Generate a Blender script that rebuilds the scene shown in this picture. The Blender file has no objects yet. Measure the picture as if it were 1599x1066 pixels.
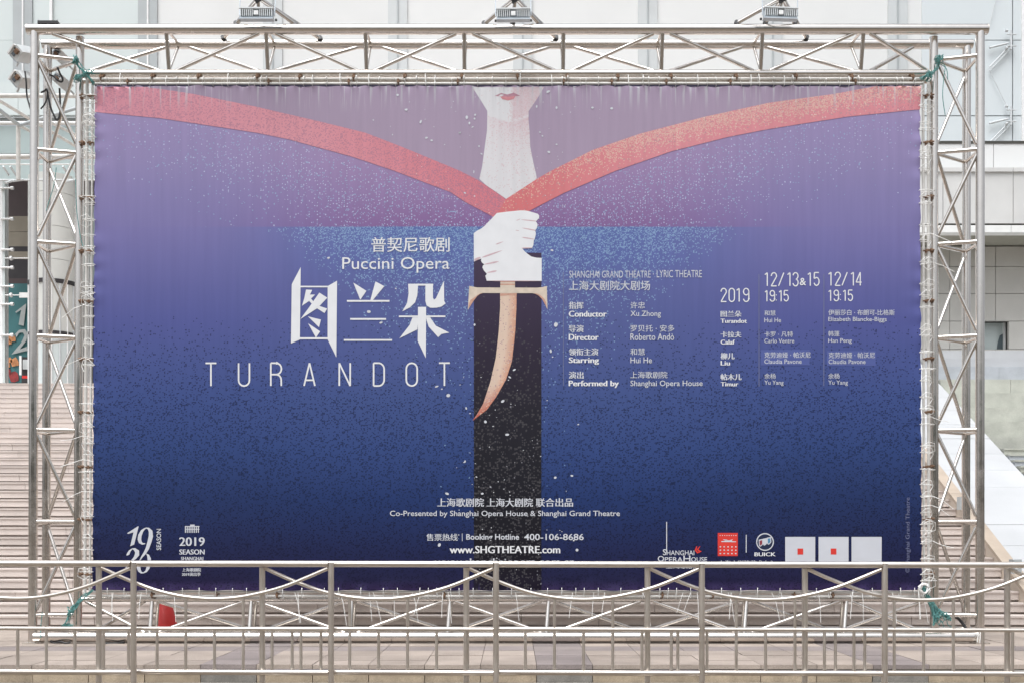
import bpy, math, random
import numpy as np
from mathutils import Vector, Matrix
from mathutils.geometry import tessellate_polygon
R = random.Random(7)
sc = bpy.context.scene
COL = sc.collection
# ------------------------------------------------------------------ camera, light, exposure
F = 1736.0                 # focal length in pixels of the 1599 px wide photograph
CAMZ = 1.4; HOR = 830.0; CX = 799.5
cam = bpy.data.cameras.new('camera'); camo = bpy.data.objects.new('camera', cam); COL.objects.link(camo)
camo.location = (0, 0, CAMZ); camo.rotation_euler = (math.pi/2, 0, 0)
cam.sensor_width = 36; cam.lens = 36*F/1599; cam.shift_y = (HOR-533)/1599
cam.clip_start = 0.1; cam.clip_end = 2000
sc.camera = camo
world = bpy.data.worlds.new('World'); sc.world = world; world.use_nodes = True
nt = world.node_tree; bg = nt.nodes['Background']
sky = nt.nodes.new('ShaderNodeTexSky'); sky.sky_type = 'NISHITA'; sky.sun_disc = False
SUN_EL, SUN_AZ = math.radians(66), math.radians(205)
sky.sun_elevation = SUN_EL; sky.sun_rotation = SUN_AZ
sky.air_density = 1.0; sky.dust_density = 7.0; sky.ozone_density = 1.0
hs = nt.nodes.new('ShaderNodeHueSaturation'); hs.inputs['Saturation'].default_value = 0.14
nt.links.new(sky.outputs[0], hs.inputs['Color']); tn = nt.nodes.new('ShaderNodeVectorMath'); tn.operation = 'MULTIPLY'; tn.inputs[1].default_value = (.965, 1.0, 1.045)
nt.links.new(hs.outputs[0], tn.inputs[0]); nt.links.new(tn.outputs[0], bg.inputs[0])
bg.inputs[1].default_value = 0.15
sun = bpy.data.lights.new('sun', 'SUN'); sun.energy = 1.1; sun.angle = math.radians(32); sun.color = (1, .985, .965)
suno = bpy.data.objects.new('sun', sun); COL.objects.link(suno)
d = Vector((math.sin(SUN_AZ)*math.cos(SUN_EL), math.cos(SUN_AZ)*math.cos(SUN_EL), math.sin(SUN_EL)))
suno.rotation_euler = d.to_track_quat('Z', 'Y').to_euler()
sc.view_settings.view_transform = 'Standard'; sc.view_settings.look = 'None'
sc.view_settings.exposure = 0.46; sc.view_settings.gamma = 1
sc.view_settings.use_curve_mapping = False
sc.cycles.max_bounces = 6

# ------------------------------------------------------------------ helpers
def P(px, py, Y): return Vector(((px-CX)*Y/F, Y, CAMZ-(py-HOR)*Y/F))
def X_(px, Y): return (px-CX)*Y/F
def Z_(py, Y): return CAMZ-(py-HOR)*Y/F
def lin(r, g, b):
    f = lambda c: c/255/12.92 if c/255 <= .04045 else ((c/255+.055)/1.055)**2.4
    return (f(r), f(g), f(b))
def C(r, g, b, k=.72):
    l = lin(r, g, b); return (min(.85, l[0]*k), min(.85, l[1]*k), min(.85, l[2]*k*.985))

class MB:
    def __init__(s): s.v = []; s.f = []; s.a = []
    def box(s, x0, x1, y0, y1, z0, z1):
        n = len(s.v)
        s.v += [(x0,y0,z0),(x1,y0,z0),(x1,y1,z0),(x0,y1,z0),(x0,y0,z1),(x1,y0,z1),(x1,y1,z1),(x0,y1,z1)]
        s.f += [tuple(n+i for i in q) for q in ((0,3,2,1),(4,5,6,7),(0,1,5,4),(1,2,6,5),(2,3,7,6),(3,0,4,7))]
        return s
    def tube(s, pts, r, n=8, closed=False):
        pts = [Vector(p) for p in pts]; N = len(pts); base = len(s.v); up = None
        rs = r if isinstance(r, (list, tuple)) else [r]*N
        for i, p in enumerate(pts):
            if closed: t = pts[(i+1) % N]-pts[i-1]
            else: t = pts[min(i+1, N-1)]-pts[max(i-1, 0)]
            t.normalize()
            if up is None:
                up = Vector((0,0,1)) if abs(t.z) < .9 else Vector((1,0,0))
            u = (up-t*up.dot(t))
            if u.length < 1e-4: u = t.orthogonal()
            u.normalize(); up = u; w = t.cross(u)
            for k in range(n):
                a = 2*math.pi*k/n; q = p+(u*math.cos(a)+w*math.sin(a))*rs[i]; s.v.append(tuple(q))
        M = N if closed else N-1
        for i in range(M):
            a = base+i*n; b = base+((i+1) % N)*n
            for k in range(n):
                s.f.append((a+k, a+(k+1) % n, b+(k+1) % n, b+k))
        if not closed:
            for i0, rev in ((base, True), (base+(N-1)*n, False)):
                e = len(s.v); s.v += s.v[i0:i0+n]; q = tuple(range(e, e+n)); s.f.append(q[::-1] if rev else q)
        return s
    def mesh(s, name, mat, smooth=False):
        m = bpy.data.meshes.new(name); m.from_pydata([tuple(v) for v in s.v], [], s.f)
        if mat: m.materials.append(mat)
        if smooth:
            for p in m.polygons: p.use_smooth = len(p.vertices) == 4
        m.update(); return m

def link(name, mesh, parent=None, M=None):
    o = bpy.data.objects.new(name, mesh); COL.objects.link(o)
    if parent is not None:
        o.parent = parent
        W = Matrix.Identity(4) if M is None else M
        o.matrix_local = ORG[parent.name].inverted() @ W
        ORG[o.name] = W
    else:
        if M is not None: o.matrix_world = M
        ORG[o.name] = Matrix.Identity(4) if M is None else M
    return o
ORG = {}
def part(name, mb, mat, parent, smooth=False, label=None):
    o = link(name, mb.mesh(name, mat, smooth), parent)
    if label: o['label'] = label
    return o
def thing(name, loc, label, cat, group=None):
    o = bpy.data.objects.new(name, None); COL.objects.link(o); o.location = loc; o.empty_display_size = .1
    ORG[o.name] = Matrix.Translation(loc)
    o['label'] = label; o['category'] = cat
    if group: o['group'] = group
    return o
def tag(o, label=None, cat=None, group=None, kind=None):
    for k, v in (('label', label), ('category', cat), ('group', group), ('kind', kind)):
        if v: o[k] = v
    return o
_cyl = {}
def unitcyl(mat, n=16):
    k = (mat.name, n)
    if k not in _cyl:
        mb = MB(); mb.tube([(0,0,0),(0,0,1)], 1, n); _cyl[k] = mb.mesh('tube', mat, True)
    return _cyl[k]
def bar(name, a, b, r, mat, parent, n=16, label=None):
    a = Vector(a); b = Vector(b); t = b-a; L = t.length
    M = Matrix.Translation(a) @ t.to_track_quat('Z', 'Y').to_matrix().to_4x4() @ Matrix.Diagonal((r, r, L, 1))
    o = link(name, unitcyl(mat, n), parent, M)
    if label: o['label'] = label
    return o
_box = {}
def ubox(mat):
    if mat.name not in _box: _box[mat.name] = MB().box(0,1,0,1,0,1).mesh('block', mat)
    return _box[mat.name]
def boxo(name, x0, x1, y0, y1, z0, z1, mat, parent, label=None):
    M = Matrix.Translation((x0,y0,z0)) @ Matrix.Diagonal((x1-x0, y1-y0, z1-z0, 1))
    o = link(name, ubox(mat), parent, M)
    if label: o['label'] = label
    return o
def pbox(name, px0, px1, py0, py1, Y, d, mat, parent, label=None):
    return boxo(name, X_(px0,Y), X_(px1,Y), Y, Y+d, Z_(py1,Y), Z_(py0,Y), mat, parent, label)

# ------------------------------------------------------------------ materials
def mat_new(name):
    m = bpy.data.materials.new(name); m.use_nodes = True
    return m, m.node_tree, m.node_tree.nodes['Principled BSDF']
def simple(name, col, rough=.6, metal=0., var=.08, nscale=6., bump=0., spec=.5, rnd=.0, fine=0.):
    m, t, b = mat_new(name)
    b.inputs['Roughness'].default_value = rough; b.inputs['Metallic'].default_value = metal
    b.inputs['Specular IOR Level'].default_value = spec
    geo = t.nodes.new('ShaderNodeNewGeometry')
    nz = t.nodes.new('ShaderNodeTexNoise'); nz.inputs['Scale'].default_value = nscale; nz.inputs['Detail'].default_value = 6
    t.links.new(geo.outputs['Position'], nz.inputs['Vector'])
    mr = t.nodes.new('ShaderNodeMapRange'); mr.inputs[1].default_value = .3; mr.inputs[2].default_value = .7
    mr.inputs[3].default_value = 1-var; mr.inputs[4].default_value = 1+var
    t.links.new(nz.outputs['Fac'], mr.inputs[0])
    val = mr.outputs[0]
    if fine:
        n2 = t.nodes.new('ShaderNodeTexNoise'); n2.inputs['Scale'].default_value = 90; n2.inputs['Detail'].default_value = 3
        t.links.new(geo.outputs['Position'], n2.inputs['Vector'])
        m2 = t.nodes.new('ShaderNodeMapRange'); m2.inputs[1].default_value = .35; m2.inputs[2].default_value = .65
        m2.inputs[3].default_value = 1-fine; m2.inputs[4].default_value = 1+fine
        t.links.new(n2.outputs['Fac'], m2.inputs[0])
        mu = t.nodes.new('ShaderNodeMath'); mu.operation = 'MULTIPLY'
        t.links.new(val, mu.inputs[0]); t.links.new(m2.outputs[0], mu.inputs[1]); val = mu.outputs[0]
    if rnd:
        oi = t.nodes.new('ShaderNodeObjectInfo')
        m3 = t.nodes.new('ShaderNodeMapRange'); m3.inputs[3].default_value = 1-rnd; m3.inputs[4].default_value = 1+rnd
        t.links.new(oi.outputs['Random'], m3.inputs[0])
        mu = t.nodes.new('ShaderNodeMath'); mu.operation = 'MULTIPLY'
        t.links.new(val, mu.inputs[0]); t.links.new(m3.outputs[0], mu.inputs[1]); val = mu.outputs[0]
    vm = t.nodes.new('ShaderNodeVectorMath'); vm.operation = 'SCALE'; vm.inputs[0].default_value = col
    t.links.new(val, vm.inputs['Scale']); t.links.new(vm.outputs[0], b.inputs['Base Color'])
    if bump:
        bp = t.nodes.new('ShaderNodeBump'); bp.inputs['Strength'].default_value = bump; bp.inputs['Distance'].default_value = .01
        t.links.new(nz.outputs['Fac'], bp.inputs['Height']); t.links.new(bp.outputs[0], b.inputs['Normal'])
    return m
def steel(name, col, rough, var=.1):
    m, t, b = mat_new(name)
    b.inputs['Metallic'].default_value = 1
    geo = t.nodes.new('ShaderNodeNewGeometry')
    nz = t.nodes.new('ShaderNodeTexNoise'); nz.inputs['Scale'].default_value = 3.5; nz.inputs['Detail'].default_value = 8; nz.inputs['Roughness'].default_value = .7
    t.links.new(geo.outputs['Position'], nz.inputs['Vector'])
    cr = t.nodes.new('ShaderNodeMapRange'); cr.inputs[1].default_value = .3; cr.inputs[2].default_value = .75
    cr.inputs[3].default_value = rough-.06; cr.inputs[4].default_value = rough+.14
    t.links.new(nz.outputs['Fac'], cr.inputs[0]); t.links.new(cr.outputs[0], b.inputs['Roughness'])
    mr = t.nodes.new('ShaderNodeMapRange'); mr.inputs[1].default_value = .3; mr.inputs[2].default_value = .7
    mr.inputs[3].default_value = 1-var; mr.inputs[4].default_value = 1+var*.4
    n2 = t.nodes.new('ShaderNodeTexNoise'); n2.inputs['Scale'].default_value = 14; n2.inputs['Detail'].default_value = 8
    t.links.new(geo.outputs['Position'], n2.inputs['Vector']); t.links.new(n2.outputs['Fac'], mr.inputs[0])
    vm = t.nodes.new('ShaderNodeVectorMath'); vm.operation = 'SCALE'; vm.inputs[0].default_value = col
    t.links.new(mr.outputs[0], vm.inputs['Scale']); t.links.new(vm.outputs[0], b.inputs['Base Color'])
    return m
M_steel = steel('polished_steel', (.66, .62, .58), .17, .05)
M_rail = steel('brushed_steel', (.68, .63, .575), .36, .05)
M_rust = simple('rusty_clamp', (.20, .12, .075), .6, .4, .4, 60)
M_paint = simple('white_pipe_paint', (.60, .585, .55), .4, 0, .1, 8)
M_tie = simple('white_nylon', (.80, .79, .76), .45, 0, .04)
M_rope = simple('green_rope', (.10, .26, .245), .8, 0, .5, 60)
M_black = simple('black_rubber', (.022, .022, .024), .5, 0, .2)
M_lamp = simple('lamp_aluminium', (.47, .52, .56), .45, .3, .1)
M_lampw = simple('lamp_pale', (.66, .68, .68), .4, .1, .08)
M_lampg = simple('lamp_dark_slot', (.10, .12, .14), .5)
M_red = simple('red_plastic', (.62, .022, .018), .5, 0, .08)
M_granite = simple('pink_granite', (.565, .50, .46), .75, 0, .07, 1.6, 0, .3, .07, .08)
M_granited = simple('pink_granite_riser', (.52, .42, .375), .8, 0, .09, 1.6, 0, .3, .05, .12)
M_pave = simple('pink_beige_paving', (.335, .28, .24), .75, 0, .16, 1.7, 0, .2, .12, .14)
M_paved = simple('purple_grey_paving', (.235, .20, .19), .75, 0, .16, 1.7, 0, .2, .10, .14)
M_kerbf = simple('kerb_grey', (.20, .18, .155), .8, 0, .2, 9, 0, .3, .1, .1)
M_kerb = simple('kerb_tan', (.36, .29, .21), .8, 0, .18, 7, 0, .3, .12, .14)
M_kerbd = simple('kerb_dark', (.20, .185, .165), .8, 0, .18, 7, 0, .3, .1, .14)
M_street = simple('street_asphalt', (.17, .138, .108), .85, 0, .12, 3, 0, .3, 0, .25)
M_strip = simple('pale_gutter_stone', (.34, .315, .28), .85, 0, .25, 5, 0, .3, 0, .3)
M_joint = simple('joint_mortar', (.14, .118, .102), .9)
M_marble = simple('white_marble', (.44, .445, .45), .5, 0, .05, 1.5, 0, .4, .03, .03)
M_marbleb = simple('blue_grey_marble', (.40, .42, .45), .5, 0, .12, 3, 0, .4, .03, .05)
M_green = simple('grey_green_granite', (.43, .435, .385), .75, 0, .12, 4, 0, .3, .05, .12)
M_beige = simple('beige_stone', (.52, .45, .38), .7, 0, .10, 3, 0, .3, .04, .05)
M_beiged = simple('beige_capstone', (.40, .33, .265), .7, 0, .10, 3, 0, .3, .04, .05)
M_conc = simple('pale_concrete', (.60, .595, .58), .7, 0, .06, 1.2, 0, .3, .02, .04)
M_concw = simple('white_trim', (.76, .76, .74), .6, 0, .04)
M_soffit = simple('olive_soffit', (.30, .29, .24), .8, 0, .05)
M_tile = simple('beige_wall_tile', (.47, .455, .42), .6, 0, .06, 1.4, 0, .3, .02, .04)
M_darkline = simple('dark_gap', (.06, .058, .05), .8)
def glossy(name, col, rough=.12, spec=.5, rnd=.02):
    return simple(name, col, rough, 0, .025, .6, 0, spec, rnd)
M_glassw = glossy('white_glass', (.71, .712, .70), .3, .3, .015)
M_glassl = glossy('pale_green_glass', (.60, .65, .64), .25, .35, .02)
M_glassb = glossy('pale_blue_glass', (.62, .665, .68), .25, .35, .01)
M_glasst = glossy('teal_grey_glass', (.40, .47, .46), .15, .5, .03)
M_pil = simple('grey_pilaster', (.40, .425, .43), .5, 0, .06, 1)
M_pill = simple('pale_pilaster', (.555, .575, .575), .5, 0, .05, 1)
M_mull = simple('white_mullion', (.80, .80, .79), .4)
M_drum = simple('ivory_cladding', (.60, .60, .565), .35, 0, .05, .8)
M_dark = simple('dark_interior', (.035, .03, .032), .5, 0, .3, 2)
M_maroon = simple('brown_interior', (.075, .05, .05), .5, 0, .2, 1)
M_inbeige = simple('interior_beige', (.33, .29, .23), .6, 0, .1, 2)
M_teal = simple('teal_poster', (.05, .17, .18), .5, 0, .2, 1.2)
M_orange = simple('orange_print', (.55, .24, .10), .5, 0, .5, 5)
M_redp = simple('dark_red_print', (.30, .04, .04), .5, 0, .4, 5)
M_digit = simple('grey_white_print', (.42, .45, .44), .5)
M_tealglass = glossy('glass_fin_green', (.33, .46, .43), .2)
M_rod = simple('grey_rod', (.58, .60, .61), .5)
M_win = glossy('window_pane', (.56, .62, .60), .1)
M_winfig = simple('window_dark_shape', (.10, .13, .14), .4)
M_leaf = simple('leaf', (.05, .075, .035), .7, 0, .5, .8)
M_bark = simple('bark', (.09, .07, .05), .9, 0, .3, 8)

# ------------------------------------------------------------------ ground
YE0 = 11.74
g = MB(); g.box(-600, 600, -600, 900, -.6, -.20)
tag(link('ground', g.mesh('ground', M_street)), kind='structure')
gu = MB().box(-30, 30, 9.6, YE0-.02, -.25, -.187); tag(link('gutter', gu.mesh('gutter', M_strip)), kind='structure')
# pavement terrace: base plus separate slabs
pv = thing('pavement', (0, 13, 0), 'x', 'y'); del pv['label']; del pv['category']; pv['kind'] = 'structure'
YE = 11.74
part('slab_bed', MB().box(-14, 14, YE+.05, 16.62, -.19, -.045), M_joint, pv)
rows = [(YE, 12.13), (12.13, 12.62), (12.62, 13.12), (13.12, 13.62), (13.62, 14.30), (14.30, 15.1), (15.1, 15.9), (15.9, 16.6)]
SW = .592
for ri, (a, b) in enumerate(rows):
    for k in range(-16, 17):
        x0 = .26+k*SW
        if abs(x0) > 9.3: continue
        dark = k in (-6, 0, 6) and ri != 3
        dz = R.uniform(-.003, .003)
        mt = M_paved if (dark or ri == 3) else M_pave
        boxo('paving_slab', x0+.003, x0+SW-.003, a+.003 if ri else a-R.uniform(0, .012), b-.003, -.045, dz, mt, pv)
kx = thing('kerb', (0, YE, -.2), 'x', 'y'); del kx['label']; del kx['category']; kx['kind'] = 'structure'
for k in range(-12, 13):
    x0 = .26+k*SW*1.0
    dark = k in (-6, 0, 6)
    boxo('kerb_lip', x0+.003, x0+SW-.003, YE+.004, YE+.05, -.085, -.047, M_kerbf, kx)
    boxo('kerb_stone', x0+.004, x0+SW-.004, YE+.010+R.uniform(0, .012), YE+.05, -.19, -.088, M_kerbd if dark else M_kerb, kx)

# ------------------------------------------------------------------ main stairs
st = thing('stairs', (0, 16.4, 0), 'x', 'y'); del st['label']; del st['category']; st['kind'] = 'structure'
RI, RU = .165, .30
SX1 = 7.75
def stepmesh(mat):
    m = MB(); m.box(0, 1, 0, .40, .034, RI-.028); m.box(0, 1, -.016, .40, RI-.028, RI); m.box(0, 1, .065, .40, 0, .028)
    return m.mesh('step_stone', mat)
me_step = stepmesh(M_granite)
steps = [(16.4+.3*k, RI*k) for k in range(20)]+[(27.6+.3*k, 3.3+RI*k) for k in range(14)]
stuff = MB(); nparts = 0
for i, (y, z) in enumerate(steps):
    x = -16.0-R.uniform(0, 1.0)
    while x < SX1:
        L = R.uniform(1.05, 1.75); x1 = min(x+L, SX1)
        if SX1-x1 < .4: x1 = SX1
        s = y/14.1
        vis = (x1 > -10.4*s and x < -5.2*s) or (i < 4 and -7 < x < 7) or (x1 > 5.2*s and i < 20)
        if vis and nparts < 285:
            M = Matrix.Translation((x+.003, y+R.uniform(-.004, .004), z)) @ Matrix.Diagonal((x1-x-.006, 1, 1, 1))
            link('step_stone', me_step, st, M); nparts += 1
        else:
            stuff.box(x+.003, x1-.003, y, y+.4, z, z+RI)
        x = x1
o = part('step_stones', stuff, M_granite, st); o['kind'] = 'stuff'
body = MB()
for i, (y, z) in enumerate(steps): body.box(-17.2, SX1, y+.07, y+.39, z-.4 if z > .3 else -.1, z+.02)
part('step_core', body, M_joint, st)
part('landing', MB().box(-17.2, SX1, 22.5, 28.0, 3.0, 3.3), M_granite, st)
part('upper_platform', MB().box(-19, SX1, 31.75, 37.5, 5.2, 5.61), M_granite, st)
part('platform_edge', MB().box(-19, SX1, 31.69, 31.75, 5.48, 5.61), M_granite, st)

# flank parapet and white marble ramp
SL = .55
fl = thing('stair_parapet', (7.8, 17, 0), 'low beige stone parapet with sloping cap beside the right end of the steps', 'parapet')
def slopeprism(mb, x0, x1, ya, yb, h0, h1):
    n = len(mb.v); za = SL*(ya-16.4); zb = SL*(yb-16.4)
    mb.v += [(x0,ya,za+h0),(x1,ya,za+h0),(x1,yb,zb+h0),(x0,yb,zb+h0),(x0,ya,za+h1),(x1,ya,za+h1),(x1,yb,zb+h1),(x0,yb,zb+h1)]
    mb.f += [tuple(n+i for i in q) for q in ((0,3,2,1),(4,5,6,7),(0,1,5,4),(1,2,6,5),(2,3,7,6),(3,0,4,7))]
    return mb
y = 16.2
while y < 24.6:
    yb = min(y+1.15, 24.7)
    part('wall_panel', slopeprism(MB(), 7.75, 7.93, y+.004, yb-.004, -.75, .24), M_beige, fl)
    part('capstone', slopeprism(MB(), 7.735, 7.945, y+.003, yb-.003, .242, .30), M_beiged, fl)
    y = yb
rp = thing('ramp', (8.6, 17, 0), 'x', 'y'); del rp['label']; del rp['category']; rp['kind'] = 'structure'
y = 16.2
while y < 27:
    yb = y+.62
    part('marble_slab', slopeprism(MB(), 7.95, 9.36, y+.008, yb, -.3, .27+R.uniform(-.004, .004)), M_marble, rp)
    y = yb
part('ramp_bed', slopeprism(MB(), 7.96, 9.35, 16.2, 27, -1.0, .24), M_darkline, rp)
t2 = thing('terrace_steps', (11, 21, 0), 'x', 'y'); del t2['label']; del t2['category']; t2['kind'] = 'structure'
for k in range(14):
    z = 3.0-.125*k; yy = 21.25-.23*k
    for j in range(5):
        boxo('step_stone', 9.4+j*1.3+.003, 9.4+(j+1)*1.3-.003, yy-.02, yy+.5, z-.035, z, M_green, t2)
        boxo('step_riser', 9.4+j*1.3+.003, 9.4+(j+1)*1.3-.003, yy, yy+.5, z-.125, z-.036, M_marbleb if k % 3 else M_green, t2)
tz = 3.0; ty = 22.0
for py, yy, mt in ((681,22.0,M_green),(658,22.6,M_green),(636,23.2,M_green),(613,23.8,M_green),(592,24.4,M_green),(572,25.0,M_marbleb),(559,25.5,M_marble),(547,26.0,M_marble)):
    z = Z_(py, yy); x = 9.4
    while x < 15:
        x1 = x+R.uniform(1.2, 1.9)
        boxo('granite_block', x+.004, x1-.004, yy+R.uniform(-.01, .01), yy+1.5, tz-.25, z+R.uniform(-.004, .004), mt, t2); x = x1
    tz = z
boxo('terrace_core', 9.4, 15, 22.3, 26.5, -.2, 2.9, M_green, t2)
boxo('upper_paving', 7.0, 16, 26.6, 31, 5.2, Z_(547, 26.0)-.004, M_marble, t2)
for (px, py, Y, lab) in ((1484, 785, 18.9, 'small grey utility box on the stair parapet, the higher of the two'), (1562, 884, 16.9, 'small grey utility box low on the stair parapet near the ramp foot')):
    t = thing('utility_box', tuple(P(px, py, Y)), lab, 'utility box', 'utility boxes on the parapet')
    c = P(px, py, Y); c.x = 7.70
    part('case', MB().box(c.x-.075, c.x+.05, c.y, c.y+.16, c.z-.11, c.z+.11), M_pil, t)
    part('cover', MB().box(c.x-.055, c.x-.01, c.y-.02, c.y-.002, c.z-.04, c.z+.05), M_lampw, t)
    part('socket', MB().box(c.x-.05, c.x-.03, c.y-.026, c.y-.021, c.z-.01, c.z+.03), M_black, t)

# ------------------------------------------------------------------ theatre building
bd = thing('theatre_building', (0, 34, 5.6), 'pale theatre building with glass facade rising behind the banner and steps', 'building')
YF = 34.0
pil_px = [35+195.3*k for k in range(-1, 10)]
zr = [5.7, 9.46, 11.78, 14.10, 16.42, 18.74, 21.06, 23.4]
for a, b in zip(pil_px[:-1], pil_px[1:]):
    xa, xb = X_(a, YF), X_(b, YF); xm = (xa+xb)/2
    for z0, z1 in zip(zr[:-1], zr[1:]):
        if b < 240 and z0 < 13: continue
        if a > 1390 and z0 < 11: continue
        mt = M_glassl if b < 250 else (M_glassw if a > 420 else M_glassl if b < 300 else M_glassw)
        boxo('glass_panel', xa+.008, xb-.008, YF, YF+.06, z0+.004, z1-.004, mt, bd)  # opaque pale colour includes reflected sky and the white curtains behind
part('backing_wall', MB().box(-16, 18, YF+.07, YF+.5, 14.0, 24).box(-10.5, 18, YF+.07, YF+.5, 5.2, 14), M_pil, bd)
for i, a in enumerate(pil_px[1:]):
    if a > 1500: continue
    hw = 15
    bd_m = M_pil if a < 260 else M_pill
    pbox('pilaster', a-hw, a-1.2, -60, 155, YF-.06, .055, bd_m, bd)
    pbox('pilaster', a+1.4, a+hw, -60, 155, YF-.06, .055, bd_m, bd)
    pbox('mullion', a-1.1, a+1.3, -60, 155, YF-.09, .08, M_mull if a < 260 else M_pil, bd)
for px in (79, ):
    pbox('mullion', px-2, px+2, -60, 40, YF-.1, .09, M_mull, bd)
# right glass box with point fixings
YG = 31.0
for px0, px1 in ((1440, 1580.3), (1582, 1595)):
    for py0, py1 in ((-60, 62.4), (63.8, 180.4), (182, 221)):
        pbox('glass_panel', px0, px1, py0, py1, YG, .04, M_glassb, bd)
pbox('glass_backing', 1440, 1596, -60, 222, YG+.06, .05, M_pil, bd)
pbox('white_mullion', 1596, 1640, -60, 221, YG-.05, .2, M_mull, bd)
for py in (63, 181):
    c = P(1579, py, YG-.12)
    sp = part('spider_fitting', MB().tube([c+Vector((0,0,.26)), c+Vector((0,0,-.26))], .028).tube([c+Vector((-.12,0,.16)), c+Vector((.14,0,.16))], .02)
              .tube([c+Vector((-.12,0,-.16)), c+Vector((.14,0,-.16))], .02).tube([c+Vector((-.16,0,.26)), c+Vector((-.10,0,.26))], .04).tube([c+Vector((-.16,0,-.22)), c+Vector((-.10,0,-.22))], .04), M_rod, bd)
    part('tension_rod', MB().tube([P(1545, py+12, YG-.1), P(1574, py+5, YG-.1)], .03), M_rod, bd)
    part('tension_rod', MB().tube([P(1545, py+42, YG-.08), P(1576, py+10, YG-.08)], .018), M_rod, bd)
    part('tension_rod', MB().tube([P(1546, py-26 if py < 100 else py-60, YG-.08), P(1560, -20, YG-.08)] if py < 100 else [P(1546, 112, YG-.08), P(1574, 170, YG-.08)], .009), M_rod, bd)
    part('tension_rod', MB().tube([P(1545, py+48, YG-.08), P(1578, py+14, YG-.08)], .012), M_rod, bd)
# upper balustrade, fascia, soffit, tiled wall
YB = 27.6
pbox('rail_shadow_gap', 1440, 1660, 220.3, 224.3, YB-.02, .1, M_darkline, bd)
for a, b in ((1440, 1551), (1552, 1660)):
    pbox('white_balustrade', a, b, 224.6, 262, YB, .08, M_glassw, bd)
YC = 27.0
for a, b in ((1430, 1472), (1473, 1581.6), (1582.6, 1680)):
    pbox('coping', a, b, 262, 268, YC-.05, .5, M_conc, bd)
    pbox('fascia_panel', a, b, 268.9, 349, YC, .3, M_conc, bd)
for a, b in ((1430, 1578.6), (1579.4, 1680)):
    pbox('soffit_edge', a, b, 352, 363, YC+.01, .3, M_concw, bd)
pbox('fascia_gap', 1430, 1680, 348.6, 352.4, YC+.04, .3, M_darkline, bd)
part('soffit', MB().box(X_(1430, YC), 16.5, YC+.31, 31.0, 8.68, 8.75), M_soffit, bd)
YW = 28.3; tx = [1411, 1483, 1554.5, 1626, 1698]; tyy = [385, 416.5, 458.8, 501.6, 545, 590]
for a, b in zip(tx[:-1], tx[1:]):
    for c, e in zip(tyy[:-1], tyy[1:]):
        if c == 501.6 and b in (1554.5, 1626):
            if b == 1554.5: pbox('wall_tile', a+.4, 1531, c+.4, e-.4, YW, .1, M_tile, bd)
            else: pbox('wall_tile', 1575.5, b-.4, c+.4, e-.4, YW, .1, M_tile, bd)
            continue
        pbox('wall_tile', a+.4, b-.4, c+.4, e-.4, YW, .1, M_tile, bd)
pbox('wall_core', 1405, 1531, 380, 590, YW+.11, .3, M_darkline, bd); pbox('wall_core', 1575.5, 1705, 380, 590, YW+.11, .3, M_darkline, bd)
pbox('wall_core', 1531, 1575.5, 380, 501.6, YW+.11, .3, M_darkline, bd)
w = pbox('window', 1531, 1575.5, 501.6, 548, YW+.42, .05, M_tile, bd)
def sub(name, px0, px1, py0, py1, Y, d, mat, par): return pbox(name, px0, px1, py0, py1, Y, d, mat, par)
sub('pane', 1533, 1567, 504, 548, YW+.36, .03, M_win, w)
sub('frame', 1567, 1571, 504, 548, YW+.30, .1, M_concw, w)
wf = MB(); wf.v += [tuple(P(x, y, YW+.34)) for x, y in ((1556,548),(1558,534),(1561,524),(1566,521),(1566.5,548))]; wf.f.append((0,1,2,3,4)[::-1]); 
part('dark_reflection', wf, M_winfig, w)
boxo('building_roof', -17, 18, 34.1, 45, 24.0, 24.3, M_conc, bd)

# left entrance
YI = 36.6
def inner(px0, px1, py0, py1, mat, nm='interior_panel', dy=0, d=.1, lab=None): return pbox(nm, px0, px1, py0, py1, YI+dy, d, mat, bd, lab)
inner(-60, 320, 280, 338, M_maroon); inner(-60, 320, 338, 362, M_inbeige); inner(-60, 320, 362.6, 385, M_inbeige); inner(-60, 320, 385, 393, M_dark)
inner(-60, 320, 393, 405, M_inbeige); inner(-60, 320, 405, 435, M_dark); inner(-60, 320, 435, 443, M_maroon); inner(-60, 320, 443, 610, M_dark)
po = thing('season_poster', tuple(P(28, 590, 36.2)), 'tall teal poster with large 1 and 2 and orange flowers inside the entrance', 'poster')
part('sheet', MB().box(X_(9,36.2), X_(44,36.2), 36.2, 36.23, Z_(597,36.2), Z_(443,36.2)), M_teal, po)
def polyp(name, pts, Y, mat, par, th=.012):
    vs = [P(x, y, Y) for x, y in pts]; tri = tessellate_polygon([vs]); m = MB(); n = len(vs)
    m.v = [tuple(v) for v in vs]+[(v.x*(Y+th)/Y, Y+th, v.z) for v in vs]
    for t in tri:
        a, b, c = [vs[i] for i in t]
        if (b-a).cross(c-a).y > 0: t = t[::-1]
        m.f.append(tuple(t)); m.f.append(tuple(n+i for i in t[::-1]))
    for i in range(n): m.f.append((i, (i+1) % n, n+(i+1) % n, n+i))
    return part(name, m, mat, par)
polyp('printed_digit', [(24,487),(41,474),(37,509),(29,507),(33,484),(25,489)], 36.15, M_digit, po)
polyp('printed_digit', [(24,521),(30,515),(39,514),(43,520),(41,532),(31,545),(42,541),(43,547),(31,550),(18,553),(33,535),(38,524),(36,519),(30,520),(25,527)], 36.15, M_digit, po)
for (cx, cy, r_) in ((19,528,7),(14,534,5),(23,565,8),(15,562,5),(12,570,5)):
    polyp('printed_flower', [(cx+r_*math.cos(a*.7)*(1 if a % 2 else .75), cy+r_*math.sin(a*.7)*(1 if a % 2 else .75)) for a in range(9)], 36.16, M_orange, po)
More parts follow.
